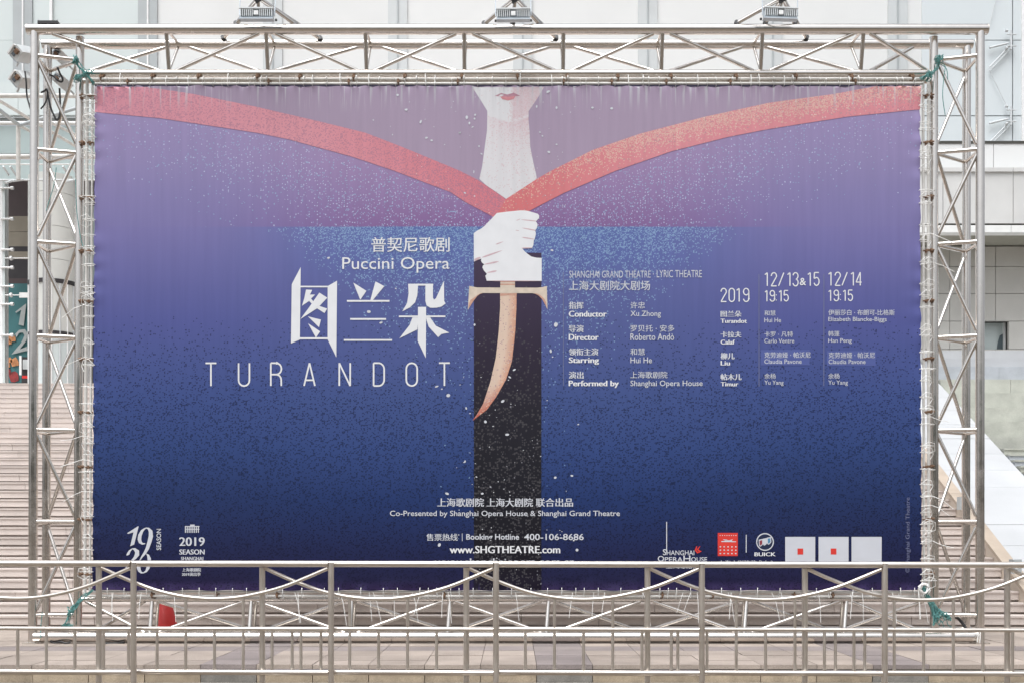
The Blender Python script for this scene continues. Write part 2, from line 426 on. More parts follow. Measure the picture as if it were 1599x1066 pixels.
for (cx, cy, r_) in ((22,588,9),(13,580,5)):
    polyp('printed_flower', [(cx+r_*math.cos(a*.7)*(1 if a % 2 else .8), min(596, cy+r_*math.sin(a*.7))) for a in range(9)], 36.17, M_redp, po)
# glass wall with fins in front of the interior
YP = 34.4
for a, b in ((-30, -1), ):
    pbox('glass_fin', a, b, 240, 597, YP-.3, .1, M_tealglass, bd)
pbox('glass_fin', -.5, 4, 262, 597, YP-.3, .12, M_mull, bd); pbox('glass_fin', 4.4, 7.4, 262, 597, YP-.3, .12, M_glassl, bd)
pbox('mullion', 10, 11.6, 285, 597, YP-.05, .08, M_mull, bd)
pbox('mullion', 43.5, 46.5, 262, 597, YP-.1, .2, M_mull, bd)
for py in (294, 342, 390, 418, 447, 475, 523):
    part('point_fitting', MB().tube([P(1, py, YP-.34), P(18, py, YP-.34)], .03).tube([P(17, py, YP-.34), P(21, py, YP-.34)], .055), M_mull, bd)
for py in (403.5, 461):
    part('cable_rod', MB().tube([P(4, py, YP-.28), P(45, py, YP-.28)], .018).tube([P(16, py, YP-.28), P(19, py, YP-.28)], .07), M_mull, bd)
pbox('notice_plate', 30, 45, 457, 465, YP-.4, .03, M_concw, bd); pbox('notice_plate', 30, 33.4, 555, 585, YP-.4, .03, M_concw, bd)
pbox('door_leaf', 33.6, 44, 557, 597, YP-.2, .05, M_dark, bd); pbox('notice_plate', 35.5, 43, 561, 576, YP-.24, .03, M_pill, bd)
for i, (a, b) in enumerate(((34.5, 45), (61, 67), (82, 88))):
    pbox('barrier_belt', a, b, 586, 590, YP-.9-.01*i, .04, M_red, bd)
# dark glazing on the right of the drum
pbox('glass_panel', 121, 320, 322, 440, YP+.3, .05, M_glasst, bd); 
for px in (136, 150, 200, 260): pbox('mullion', px, px+2.4, 262, 600, YP+.2, .09, M_mull, bd)
# drum (revolving entrance)
YD = 33.4; dc = P(83, 597, YD); rd = 36*YD/F
def drum(name, py0, py1, r, mat, n=48):
    z1, z0 = Z_(py0, YD-rd), Z_(py1, YD-rd)
    m = MB(); m.tube([(dc.x, YD, z0), (dc.x, YD, z1)], r, n)
    return part(name, m, mat, bd, True)
zc = lambda py: Z_(py, YD-rd)
for py0, py1 in ((268, 298), (298.6, 351), (351.6, 403), (403.6, 434)):
    drum('drum_cladding', py0, py1, rd, M_drum)
drum('drum_cladding', 440, 515, rd-.01, M_drum); drum('drum_cladding', 520, 600, rd-.02, M_glassl)
drum('drum_band', 434, 440.5, rd+.02, M_dark); drum('drum_band', 515.4, 519.6, rd+.015, M_dark)
for a in range(-3, 5):
    an = math.radians(-90+a*19); x = dc.x+math.cos(an)*rd; yv = YD+math.sin(an)*rd
    part('seam', MB().tube([(x, yv, 5.61), (x, yv, zc(441))], .022, 6), M_mull if a % 2 else M_rod, bd)
# canopy and its steelwork
cn = thing('entrance_canopy', tuple(P(28, 285, 30)), 'white steel and glass canopy over the entrance left of the billboard', 'canopy')
def pbar(name, x0, y0, Y0, x1, y1, Y1, rpx, mat=M_paint, par=cn): return bar(name, P(x0,y0,Y0), P(x1,y1,Y1), rpx*Y0/F, mat, par, 12)
pbar('beam', -60, 150, 29, 330, 150, 29, 3.6)
pbar('strut', -10, 152, 27, 142, 243, 31, 2.6); pbar('strut', -10, 165, 28, 30, 196, 30, 3.2, M_pil)
pbar('strut', 30, 196, 30, 130, 166, 31, 2.8, M_pil); pbar('strut', 30, 196, 30, 60, 212, 31, 2.4); pbar('strut', 70, 187, 28, 140, 222, 31, 2.2)
pbar('post', 28.5, 196, 30, 28.5, 281, 30, 3.3); pbar('beam', -60, 245, 30.5, 330, 245, 30.5, 3.9)
pbar('beam', -60, 192.5, 32, 330, 192.5, 32, 2.8, M_concw); pbar('rail', -60, 257, 31, 330, 257, 31, 1.0, M_concw); pbar('beam', -60, 281.5, 32, 330, 281.5, 32, 1.6, M_pill)
pbar('beam', -60, 184, 33, 330, 184, 33, 1.0, M_pil)
for a, b in ((-60, 28), (28.6, 78), (78.6, 128), (128.6, 230), (230.6, 330)):
    pbox('canopy_glass', a, b, 153, 180, 33.5, .04, M_glassl, cn); pbox('canopy_glass', a, b, 197, 240, 33.7, .04, M_glasst, cn)
    pbox('canopy_glass', a, b, 250, 281, 33.2, .04, M_glasst, cn); pbox('canopy_glass', a, b, 128, 146, 33.6, .04, M_glassl, cn)
for i, px in enumerate((5, 16, 98, 112)):
    pbar('bracket', px, 260, 31.5, px+9, 274, 31.8, 1.6, M_pill); pbar('bracket', px+3, 286-3*i % 5, 31.5, px+20, 281, 31.8, 1.8, M_pill)

# ------------------------------------------------------------------ truss billboard frame
tr = thing('billboard_truss', (0, 14, 0), 'large rectangular polished steel truss frame holding the opera banner', 'truss frame')
YFc, YIc, YBc = 14.0, 14.13, 14.45
rF, rI, rB, rl = .064, .053, .056, .0235
# chord end points (px at their own depth)
Fh = lambda x, top: P(x, 46.2, YFc) if top else P(x, 993.5, YFc)
def lerp(a, b, t): return a+(b-a)*t
xF = lambda s, y: lerp(54.5, 51, (y-46)/947) if s < 0 else lerp(1530.5, 1530, (y-46)/947)
xI = lambda s, y: lerp(125, 121.5, (y-115)/819) if s < 0 else lerp(1458, 1459, (y-115)/819)
xB = lambda s, y: lerp(74.5, 72, (y-69)/915) if s < 0 else lerp(1509.5, 1508, (y-69)/915)
yB1, yB2 = 69.5, 984
bar('chord', P(44, 46.2, YFc), P(1540.5, 46.2, YFc), rF, M_steel, tr, 24)
bar('chord', P(54, 993.5, YFc), P(1528, 993.5, YFc), rF, M_steel, tr, 24)
bar('chord', P(131, 115.3, YIc), P(1452, 115.3, YIc), rI*.92, M_steel, tr, 24)
bar('chord', P(128, 934.5, YIc), P(1453, 934.5, YIc), rI*.62, M_steel, tr, 24)
bar('chord', P(67, yB1, YBc), P(1518, yB1, YBc), rB*1.08, M_steel, tr, 24)
bar('chord', P(66, yB2, YBc), P(1516, yB2, YBc), rB, M_steel, tr, 24)
for s in (-1, 1):
    bar('chord', P(xF(s,1004), 1003, YFc), P(xF(s,46), 47, YFc), rF*.86, M_steel, tr, 24)
    bar('chord', P(xI(s,985), 985, YIc), P(xI(s,60), 58.5, YIc), rI, M_steel, tr, 24)
    bar('chord', P(xB(s,1000), 1000, YBc), P(xB(s,70), 71, YBc), rB*.95, M_steel, tr, 24)
    for (a, Y, yy) in ((44 if s < 0 else 1540.5, YFc, 46.2), ):
        c = P(a, yy, Y); bar('end_cap', c, c+Vector((s*.012, 0, 0)), rF*1.03, M_rail, tr, 24)
def lace(a, b, r=rl, nm='lacing_bar'): bar(nm, a, b, r, M_steel, tr, 12)
# top truss
tv = [262, 417, 571.5, 725, 879.5, 1033.5, 1189, 1346]
for k, x in enumerate(tv):
    e = (x-800)*.004
    lace(P(x-e*-1, 52, YFc), P(x-e, 112, YIc), rl*1.12, 'web_post')
    xb = CX+(x-CX)*YFc/YBc
    lace(P(xb, 72, YBc), P(xb+(x-xb)*.9, 112, YIc), rl*.8, 'web_post')
    lace(P(x, 48, YFc), P(xb, 69, YBc), rl*.8, 'cross_strut')
zz = [(82,'F'),(258,'I')]
for k, x in enumerate(tv):
    pass
seq = [82]+tv+[1448]
for k in range(len(seq)-1):
    a, b = seq[k]+(13 if k else 0), seq[k+1]-(13 if k < len(seq)-2 else 0)
    if k % 2 == 0: lace(P(a, 53, YFc), P(b, 111, YIc))
    else: lace(P(a, 111, YIc), P(b, 53, YFc))
    ab, bb = a+(CX-a)*.03, b+(CX-b)*.03
    if k % 2 == 0: lace(P(max(a, 140), 111, YIc), P(bb, 72, YBc))
    else: lace(P(ab, 72, YBc), P(b, 111, YIc))
# bottom truss
bv = [236, 391, 548, 701, 855, 1010, 1164, 1320]
seq = [124]+bv+[1452]
for k, x in enumerate(bv):
    lace(P(x-2, 988, YFc), P(x+1.5, 938, YIc), rl*1.12, 'web_post')
    xb = x+(CX-x)*.014
    lace(P(xb, 983, YBc), P(xb+3, 937, YIc), rl*.85, 'web_post')
for k in range(len(seq)-1):
    a, b = seq[k]+10, seq[k+1]-10
    if k % 2 == 0: lace(P(a, 938, YIc), P(b, 987, YFc))
    else: lace(P(a, 987, YFc), P(b, 938, YIc))
    ab, bb = a+(CX-a)*.03, b+(CX-b)*.03
    if k % 2 == 0: lace(P(ab, 983, YBc), P(b, 938, YIc), rl*.95)
    else: lace(P(a, 938, YIc), P(bb, 983, YBc), rl*.95)
# columns
ry = [87, 233.5, 377.5, 524, 670, 813.5, 960]
for s in (-1, 1):
    for k, y in enumerate(ry):
        f = 1+.009; yi = HOR+(y-HOR)/f; yb = HOR+(y-HOR)*14.0/14.45+1.5
        lace(P(xF(s,y)-s*5, y, YFc), P(xI(s,y)+s*5, yi, YIc), rl*1.1, 'rung')
        lace(P(xI(s,y)+s*5, yi+2, YIc), P(xB(s,y)-s*2, yb, YBc), rl*.95, 'rung')
        lace(P(xF(s,y)-s*4, y+4, YFc), P(xB(s,y)-s*2, yb, YBc), rl*.95, 'rung')
        if k < 6:
            y2 = ry[k+1]; yb2 = HOR+(y2-HOR)*14.0/14.45
            A = (xF(s,y)-s*6, xI(s,y2)+s*6); fr = k % 2 == 0
            if s > 0: fr = k in (0, 3, 5) or False
            fr = [True, False, True, False, True, False][k] if s < 0 else [False, True, False, True, False, True][k]
            if fr: lace(P(xF(s,y)-s*6, y+9, YFc), P(xI(s,y2)+s*5, y2-8, YIc))
            else: lace(P(xI(s,y)+s*5, y+8, YIc), P(xF(s,y2)-s*6, y2-9, YFc))
            if fr: lace(P(xI(s,y)+s*5, y+10, YIc), P(xB(s,y2)-s*3, yb2-8, YBc), rl*.95)
            else: lace(P(xB(s,y)-s*3, yb+8, YBc), P(xI(s,y2)+s*5, y2-10, YIc), rl*.95)
# thin inner pipe frame with clamps
YT = 14.055
def thin(x0, y0, x1, y1, rpx, nm='thin_pipe', Y=YT): bar(nm, P(x0,y0,Y), P(x1,y1,Y), rpx*Y/F, M_steel if 0 else M_paint, tr, 12)
thin(138, 123.8, 1446, 123.2, 1.9); thin(146, 131.4, 1441, 130.6, 2.2)
bar('thin_pipe', P(131,127,14.125), P(1452,127,14.125), .034, M_steel, tr, 12)
thin(142, 923, 1446, 924, 2.0); thin(138, 929.5, 1450, 930.5, 2.0)
thin(136.2, 122, 132.5, 932, 2.5); thin(144.6, 128, 140.2, 924, 1.9)
thin(1449.5, 122, 1450, 932, 2.4); thin(1441.5, 128, 1443, 924, 2.1)
def clamp(px, py, horiz):
    c = P(px, py, YT+.01)
    m = MB(); a = Vector((.028,0,0)) if horiz else Vector((0,0,.026))
    m.tube([c-a*.7+Vector((0,.02,0)), c+a*.7+Vector((0,.02,0))], .034, 10); b_ = Vector((0,0,.04)) if horiz else Vector((.045,0,0))
    m.tube([c-b_+Vector((0,-.022,0)), c+b_+Vector((0,-.022,0))], .011, 6); m.tube([c+Vector((0,-.045,0)), c], .018, 6)
    part('clamp', m, M_rust, tr, True)
for i, x in enumerate([158, 238, 310, 402, 468, 552, 632, 721, 808, 886, 965, 1048, 1150, 1243, 1330, 1425]): clamp(x, 121+R.uniform(-.6,.6), True); 
for i, x in enumerate([200, 420, 545, 622, 715, 880, 955, 1040, 1140, 1335]): clamp(x, 129, True)
for y in [150, 223, 308, 392, 470, 560, 643, 728, 810, 895]:
    clamp(xI(-1,y)+5.5, y, False); clamp(142.5-(y-150)*.005, y+1, False)
    clamp(xI(1,y)-6.0, y-1, False); clamp(1445.5, y+.5, False)
for x in (238, 339, 433, 694, 1034, 1113, 1240, 1300): clamp(x, 928, True)
# base plates and dark bits under the frame
for s in (-1, 1):
    c = P(xF(s,1003), 1003.6, YFc); part('base_plate', MB().box(c.x-.09, c.x+.09, 13.9, 14.1, .001, .012), M_rail, tr)
pk = part('ballast_tray', MB().box(-5.2, 5.2, 14.1, 14.4, .004, .02), M_rail, tr)

# black bracket at the top left corner
bk = thing('junction_bracket', tuple(P(76, 37, 14.05)), 'flat black bracket lying on the top left corner of the truss', 'bracket')
part('plate', MB().box(X_(61,14), X_(92,14), 13.95, 14.12, Z_(39.5,14), Z_(35,14)), M_black, bk)
part('bolt', MB().tube([P(60,40,14), P(60,31,14)], .01, 6), M_rod, bk); part('bolt', MB().tube([P(89,40,14), P(89,31,14)], .01, 6), M_rod, bk)

# ------------------------------------------------------------------ banner
YBN = 14.0
def print_mat(name, light, dark, white, sL=2.1, sD=2.4, sW=4.2):
    m, t, b = mat_new(name); b.inputs['Roughness'].default_value = .5; b.inputs['Specular IOR Level'].default_value = .14
    N = t.nodes.new; L = t.links.new
    ca = N('ShaderNodeAttribute'); ca.attribute_name = 'Col'
    sa = N('ShaderNodeAttribute'); sa.attribute_name = 'Spk'
    uv = N('ShaderNodeAttribute'); uv.attribute_name = 'Px'
    sp = N('ShaderNodeSeparateColor'); L(sa.outputs['Color'], sp.inputs[0])
    cur = ca.outputs['Color']
    for ch, (cell, colr, rad) in zip(('Red', 'Green', 'Blue'), ((sL, light, .52), (sD, dark, .52), (sW, white, .20))):
        v = N('ShaderNodeTexVoronoi'); v.voronoi_dimensions = '2D'; v.inputs['Scale'].default_value = 1/cell
        wp = N('ShaderNodeTexNoise'); wp.noise_dimensions = '2D'; wp.inputs['Scale'].default_value = 1.3/cell
        L(uv.outputs['Vector'], wp.inputs['Vector'])
        ad = N('ShaderNodeVectorMath'); ad.operation = 'MULTIPLY_ADD'; ad.inputs[1].default_value = (cell*.35,)*3
        L(wp.outputs['Color'], ad.inputs[0]); L(uv.outputs['Vector'], ad.inputs[2]); L(ad.outputs[0], v.inputs['Vector'])
        s2 = N('ShaderNodeSeparateColor'); L(v.outputs['Color'], s2.inputs[0])
        lt = N('ShaderNodeMath'); lt.operation = 'LESS_THAN'; L(s2.outputs['Red'], lt.inputs[0]); L(sp.outputs[ch], lt.inputs[1])
        r_ = N('ShaderNodeMath'); r_.operation = 'MULTIPLY_ADD'; L(s2.outputs['Green'], r_.inputs[0]); r_.inputs[1].default_value = rad*.7; r_.inputs[2].default_value = rad*.5
        d_ = N('ShaderNodeMath'); d_.operation = 'LESS_THAN'; L(v.outputs['Distance'], d_.inputs[0]); L(r_.outputs[0], d_.inputs[1])
        mu = N('ShaderNodeMath'); mu.operation = 'MULTIPLY'; L(lt.outputs[0], mu.inputs[0]); L(d_.outputs[0], mu.inputs[1])
        m2 = N('ShaderNodeMath'); m2.operation = 'MULTIPLY'; L(mu.outputs[0], m2.inputs[0]); m2.inputs[1].default_value = .62 if ch != 'Blue' else .8
        mx = N('ShaderNodeMix'); mx.data_type = 'RGBA'; L(m2.outputs[0], mx.inputs['Factor']); L(cur, mx.inputs['A']); mx.inputs['B'].default_value = (*colr, 1)
        cur = mx.outputs['Result']
    # pale rain stains near the top edge, faint vertical grime, from the alpha-like attribute
    st_ = N('ShaderNodeAttribute'); st_.attribute_name = 'Stain'
    mp = N('ShaderNodeMapping'); mp.inputs['Scale'].default_value = (.17, .007, 1); L(uv.outputs['Vector'], mp.inputs['Vector'])
    nn = N('ShaderNodeTexNoise'); nn.noise_dimensions = '2D'; nn.inputs['Scale'].default_value = 1; nn.inputs['Detail'].default_value = 4; L(mp.outputs[0], nn.inputs['Vector'])
    rr = N('ShaderNodeMapRange'); rr.inputs[1].default_value = .55; rr.inputs[2].default_value = .64; L(nn.outputs['Fac'], rr.inputs[0])
    ss = N('ShaderNodeSeparateColor'); L(st_.outputs['Color'], ss.inputs[0])
    mm = N('ShaderNodeMath'); mm.operation = 'MULTIPLY'; L(rr.outputs[0], mm.inputs[0]); L(ss.outputs['Red'], mm.inputs[1])
    mx = N('ShaderNodeMix'); mx.data_type = 'RGBA'; L(mm.outputs[0], mx.inputs['Factor']); L(cur, mx.inputs['A']); mx.inputs['B'].default_value = (*C(205,205,212), 1)
    mp2 = N('ShaderNodeMapping'); mp2.inputs['Scale'].default_value = (.12, .006, 1); L(uv.outputs['Vector'], mp2.inputs['Vector'])
    n3 = N('ShaderNodeTexNoise'); n3.noise_dimensions = '2D'; n3.inputs['Scale'].default_value = 1; n3.inputs['Detail'].default_value = 6; L(mp2.outputs[0], n3.inputs['Vector'])
    r3 = N('ShaderNodeMapRange'); r3.inputs[1].default_value = .3; r3.inputs[2].default_value = .7; r3.inputs[3].default_value = .965; r3.inputs[4].default_value = 1.035; L(n3.outputs['Fac'], r3.inputs[0])
    vs = N('ShaderNodeVectorMath'); vs.operation = 'SCALE'; L(mx.outputs['Result'], vs.inputs[0]); L(r3.outputs[0], vs.inputs['Scale'])
    L(vs.outputs[0], b.inputs['Base Color'])
    return m
M_pr = print_mat('vinyl_print', C(160,195,228), C(17,20,44), C(205,215,245))
M_prb = print_mat('vinyl_print_band', C(234,214,192), C(170,128,152), C(240,225,215), 2.0, 2.0, 4.2)
M_prn = print_mat('vinyl_print_skin', C(225,225,230), C(222,185,192), C(235,235,240), 1.8, 1.8, 6)
M_prk = print_mat('vinyl_print_black', C(90,88,92), C(8,8,10), C(150,150,160), 3.0, 3.0, 6)
M_ink = simple('white_ink', (.66,.665,.68), .45, 0, .03)
M_inkg = simple('grey_ink', (.52,.535,.575), .45, 0, .03)
M_inkd = simple('dim_ink', C(120,125,160), .45)
M_inkr = simple('red_ink', C(232,60,50), .45)
M_inkp = simple('pink_ink', C(222,190,198), .45, 0, .1, 30)
M_inkl = simple('lip_ink', C(216,140,148), .45, 0, .1, 30)
M_inkl2 = simple('upper_lip_ink', C(186,135,152), .45, 0, .1, 30)
M_inkc = simple('cream_ink', C(228,212,195), .45, 0, .12, 12)
M_inko = simple('hilt_ink', C(214,165,145), .45, 0, .15, 20)
M_inkb = simple('emblem_blue', C(90,150,190), .4); M_inkb2 = simple('emblem_navy', C(25,40,75), .4)
M_inkm = simple('emblem_maroon', C(150,60,75), .4)
bn = thing('opera_banner', (0, YBN, Z_(921, YBN)), 'huge blue and purple printed vinyl opera banner with hands holding a curved sword', 'banner')
def xl(y): return 148-(y-133)*.0063
def xr(y): return 1437+(y-133)*.0038
TIE_T = [150+i*23.4+R.uniform(-3, 3) for i in range(56)]
def smooth(t): return t*t*(3-2*t)
rng = np.random.RandomState(3)
ph = rng.uniform(0, 6.28, 60)
def disp(px, py):
    """height of the cloth towards the camera, metres"""
    px = np.asarray(px, float); py = np.asarray(py, float); z = np.zeros_like(px)
    dt = np.clip(py-134, 0, None); db = np.clip(921-py, 0, None); dl = np.clip(px-xl(py), 0, None); dr = np.clip(xr(py)-px, 0, None)
    w1 = np.sin(px*.27+np.sin(px*.031)*3)+.6*np.sin(px*.11+1+np.sin(px*.017)*4)
    z += .009*w1*np.exp(-dt/6); z += .013*(np.sin(px*.10+np.sin(px*.023)*4)+.5*np.sin(px*.21+2+np.sin(px*.05)*2))*np.exp(-db/8)*1.1
    z += .010*(np.sin(py*.16+np.sin(py*.03)*3)+.6*np.sin(py*.07))*np.exp(-dl/9); z += .010*(np.sin(py*.15+1+np.sin(py*.027)*3)+.5*np.sin(py*.065))*np.exp(-dr/9)
    # diagonal folds at the top left corner
    ax = np.clip(px-146, 1e-3, None); ay = np.clip(py-132, 1e-3, None); an = np.arctan2(ay, ax); rr = np.hypot(ax, ay)
    z += .005*np.sin(an*14)*np.exp(-((rr-22)/22)**2)*np.clip((an-.55)/.3, 0, 1)
    # slow billow
    z += .006*np.sin(px*.009+py*.004)+.004*np.sin(px*.021-py*.007+2)
    z += .005*np.exp(-((py-910)/6.)**2)*np.sin(px*.045+np.sin(px*.013)*5)
    return z
def surf(px, py, lev=0):
    Y = YBN-disp(px, py)-.0008*lev
    X = (np.asarray(px)-CX)*YBN/F; Z = CAMZ-(np.asarray(py)-HOR)*YBN/F
    return np.stack([X, Y, Z], -1)
Yk = [133,190,250,300,353.9,354.6,400,450,500,560,620,700,780,860,905,925]
SIDE = np.array([C(*c) for c in [(170,155,188),(163,149,194),(155,144,190),(144,136,186),(134,128,182),(133,127,182),(120,118,176),(105,107,168),(92,98,162),(80,93,154),(68,86,145),(54,75,130),(40,57,104),(34,40,80),(36,34,70),(70,54,100)]])  # print gradient; upper tones also hold the sky's pale haze on the vinyl
CENT = np.array([C(*c) for c in [(178,156,184),(177,153,188),(170,144,186),(158,132,178),(142,108,160),(100,117,178),(100,114,176),(100,108,166),(93,103,160),(84,97,155),(73,91,148),(58,79,136),(40,60,112),(34,42,84),(34,34,70),(62,48,90)]])
UP = np.array(C(178,160,184))
def basecol(px, py):
    px = np.asarray(px, float); py = np.asarray(py, float)
    w_ = np.exp(-((px-790)/360)**4)
    a = np.stack([np.interp(py, Yk, SIDE[:, i]) for i in range(3)], -1); b = np.stack([np.interp(py, Yk, CENT[:, i]) for i in range(3)], -1)
    return a+(b-a)*w_[..., None]
LBU = [(148,112),(225,136),(300,147),(400,167),(500,190),(570,207.5),(625,229),(717,267),(747,282),(790.5,311.5),(796,316)]
LBL = [(148,175.5),(250,185),(400,207.5),(450,217.5),(550,245),(615,267),(704,301),(728,317),(766,337),(790,352),(800,358)]
RBU = [(790.2,311.3),(839,279.5),(861,267),(925,235),(1000,209),(1100,182.5),(1200,161),(1300,147.5),(1385,132),(1438,124)]
RBL = [(774,338),(824,331),(880,302),(962,267),(1050,236),(1137,214),(1200,202),(1325,182.5),(1437,171)]
def ipl(pts, x): a = np.array(pts); return np.interp(x, a[:, 0], a[:, 1])
def below_band(px, py):
    return np.where(px < 790, py-ipl(LBL, px), py-ipl(RBL, px))
def above_band(px, py):
    return np.where(px < 790, ipl(LBU, px)-py, ipl(RBU, px)-py)
def grid_obj(name, PX, PY, lev, col, spk, stain, mat, par=bn):
    """PX, PY (n,m) arrays"""
    n, m_ = PX.shape; V = surf(PX, PY, lev).reshape(-1, 3)
    idx = np.arange(n*m_).reshape(n, m_)
    q = np.stack([idx[:-1, :-1], idx[1:, :-1], idx[1:, 1:], idx[:-1, 1:]], -1).reshape(-1, 4)
    a, b, c = V[q[0, 0]], V[q[0, 1]], V[q[0, 2]]
    if np.cross(b-a, c-a)[1] > 0: q = q[:, ::-1]
    me = bpy.data.meshes.new(name); me.vertices.add(len(V)); me.vertices.foreach_set('co', V.ravel().astype('f'))
    me.loops.add(q.size); me.loops.foreach_set('vertex_index', q.ravel().astype('i'))
    me.polygons.add(len(q)); me.polygons.foreach_set('loop_start', (np.arange(len(q))*4).astype('i'))
    me.update(calc_edges=True)
    me.polygons.foreach_set('use_smooth', np.ones(len(q), bool))
    for nm, arr in (('Col', col), ('Spk', spk), ('Stain', stain)):
        at = me.color_attributes.new(nm, 'FLOAT_COLOR', 'POINT'); d4 = np.ones((len(V), 4), 'f'); d4[:, :3] = arr.reshape(-1, 3); at.data.foreach_set('color', d4.ravel())
    at = me.attributes.new('Px', 'FLOAT_VECTOR', 'POINT'); d3 = np.zeros((len(V), 3), 'f'); d3[:, 0] = PX.ravel(); d3[:, 1] = PY.ravel(); at.data.foreach_set('vector', d3.ravel())
    me.materials.append(mat); me.update()
    return link(name, me, par)
def stainat(px, py):
    s = np.zeros(np.shape(px)+(3,)); s[..., 0] = .95*np.exp(-np.clip(py-134, 0, None)/26)*(np.clip((178-py)/20, 0, 1)); return s
# base cloth
ys = np.concatenate([np.arange(133.5, 160, 2.), np.arange(160, 353.5, 4), [353.6, 354.9], np.arange(358, 900, 4), np.arange(900, 921.5, 1.6)])
us = np.concatenate([np.linspace(0, .018, 10), np.linspace(.018, .982, 420)[1:-1], np.linspace(.982, 1, 10)])
PY = np.repeat(ys[:, None], len(us), 1); XL = xl(PY)+1.2*np.abs(np.sin(PY*.085)); XR = xr(PY)-1.2*np.abs(np.sin(PY*.08+1)); PX = XL+(XR-XL)*us[None, :]
PY = PY.copy(); PY[0] += 1.6*np.sin(PX[0]*.19+np.sin(PX[0]*.031)*3)*np.sin(PX[0]*.037)+1.6; PY[-1] += .8*np.sin(PX[-1]*.1)
c = basecol(PX, PY); ab = above_band(PX, PY); bb = below_band(PX, PY)
upc = UP*(1-.10*np.exp(-((PX-300)/250)**2))[..., None]
c = np.where((ab > -12)[..., None] & (PY < 330)[..., None], upc, c)
sp_ = np.zeros_like(c)
dx = np.abs(PX-790)
hw = np.interp(PY, [355, 420, 500, 560, 620], [385, 300, 230, 170, 120])
sp_[..., 0] = np.where(PY > 354.2, .75*np.exp(-np.clip(PY-354, 0, None)/85)*np.clip((hw-dx)/110, 0, 1), 0)
sp_[..., 1] = np.clip((PY-490)/150, 0, 1)*.38*(1-.5*np.exp(-(dx/200)**2)*(PY < 620))
reg = (bb > 2) & (PY < 354)
prof = np.clip(1.1-dx/640, 0, 1)*np.exp(-((bb-np.clip(160-dx*.18, 20, 200)*.45)/np.clip(110-dx*.09, 26, 200))**2)
sp_[..., 2] = np.where(reg, .55*prof, 0); sp_[..., 0] += np.where(reg, .16*prof, 0)
grid_obj('printed_cloth', PX, PY, 0, c, sp_, stainat(PX, PY), M_pr)
grid_obj('cloth_back', PX[::3, ::3], PY[::3, ::3], -45, c[::3, ::3], sp_[::3, ::3], stainat(PX, PY)[::3, ::3], simple('vinyl_back', (.68, .68, .67), .6))
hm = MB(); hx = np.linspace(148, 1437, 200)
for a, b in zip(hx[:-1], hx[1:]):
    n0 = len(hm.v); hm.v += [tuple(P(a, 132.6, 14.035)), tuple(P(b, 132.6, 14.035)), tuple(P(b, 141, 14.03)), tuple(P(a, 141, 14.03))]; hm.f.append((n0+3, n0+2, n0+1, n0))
part('edge_shadow_strip', hm, simple('edge_shadow', C(40,32,62), .8), bn)  # dark strip painted as the shadow gap between pipe and cloth
# sash bands
def strip(name, A, B, lev, colf, spkf, mat, n=120, m_=10, ymin=None):
    """A, B polylines sampled by common parameter (x for long bands)"""
    a = np.array(A, float); b = np.array(B, float)
    def samp(p, t):
        d_ = np.r_[0, np.cumsum(np.hypot(*np.diff(p, axis=0).T))]; d_ /= d_[-1]
        return np.stack([np.interp(t, d_, p[:, 0]), np.interp(t, d_, p[:, 1])], -1)
    t = np.linspace(0, 1, n); pa = samp(a, t); pb = samp(b, t); u = np.linspace(0, 1, m_)[None, :, None]
    Q = pa[:, None]*(1-u)+pb[:, None]*u; PX, PY = Q[..., 0], Q[..., 1]
    if ymin is not None: PY = np.maximum(PY, ymin)
    T = np.repeat(t[:, None], m_, 1); U = np.repeat(np.linspace(0, 1, m_)[None, :], n, 0)
    return grid_obj(name, PX, PY, lev, colf(PX, PY, T, U), spkf(PX, PY, T, U), stainat(PX, PY), mat)
def L3(a, b, w): a = np.array(a); b = np.array(b); return a+(b-a)*w[..., None]
def ymn(px): return 136.5
strip('printed_sash', LBU, LBL, 3.4, lambda x, y, t, u: L3(L3(C(220,150,166), C(226,156,168), np.clip((x-148)/300, 0, 1)), C(224,134,146), np.clip((x-480)/280, 0, 1)),
      lambda x, y, t, u: np.stack([0*x, .42+.40*np.clip((x-560)/200, 0, 1)*(1-.3*u), .02*(x > 600)*np.ones_like(x)], -1), M_prb, 260, 10, 136.2)
strip('printed_sash', RBU, RBL, 4.0, lambda x, y, t, u: L3(C(224,128,132), C(230,152,162), np.clip((x-820)/200, 0, 1)),
      lambda x, y, t, u: np.stack([np.clip((.30+.75*np.clip((x-850)/200, 0, 1))*(1.35-1.4*u), 0, 1), .06+0*x+.25*np.clip((x-1250)/150, 0, 1), .07+0*x], -1), M_prb, 260, 10, 135.2)
# neck and face
NL = [(737.5,136.6),(750,156),(761,174),(760.8,188),(760.5,204),(757,230),(753,260),(748,282.5),(770,297),(790.3,311)]
NR = [(849.5,136.6),(838,156),(825.5,174),(825.2,188),(826.6,199),(828,230),(833,256),(839,279.5),(812,297),(790.5,311)]
ysn = np.array([136.6,145,156,165,174,181,188,196,204,217,230,245,260,271,280,290,300,311])
AL = [(float(np.interp(y, [p[1] for p in NL], [p[0] for p in NL])), y) for y in ysn]; AR = [(float(np.interp(y, [p[1] for p in NR], [p[0] for p in NR])), y) for y in ysn]
def chin(x): return np.interp(x, [737,761,793,800,826,850], [150,180,189.5,189.5,181,150])
def neckcol(x, y, t, u):
    w = np.clip((y-chin(x))/3, 0, 1)*np.exp(-np.clip(y-chin(x), 0, None)/34)*(.35+.65*u)
    w2 = np.clip((x-798)/4, 0, 1)*np.clip((chin(x)-y)/2, 0, 1)*.55
    return L3(C(232,231,235), C(222,190,200), np.clip(w*.7+w2, 0, 1))
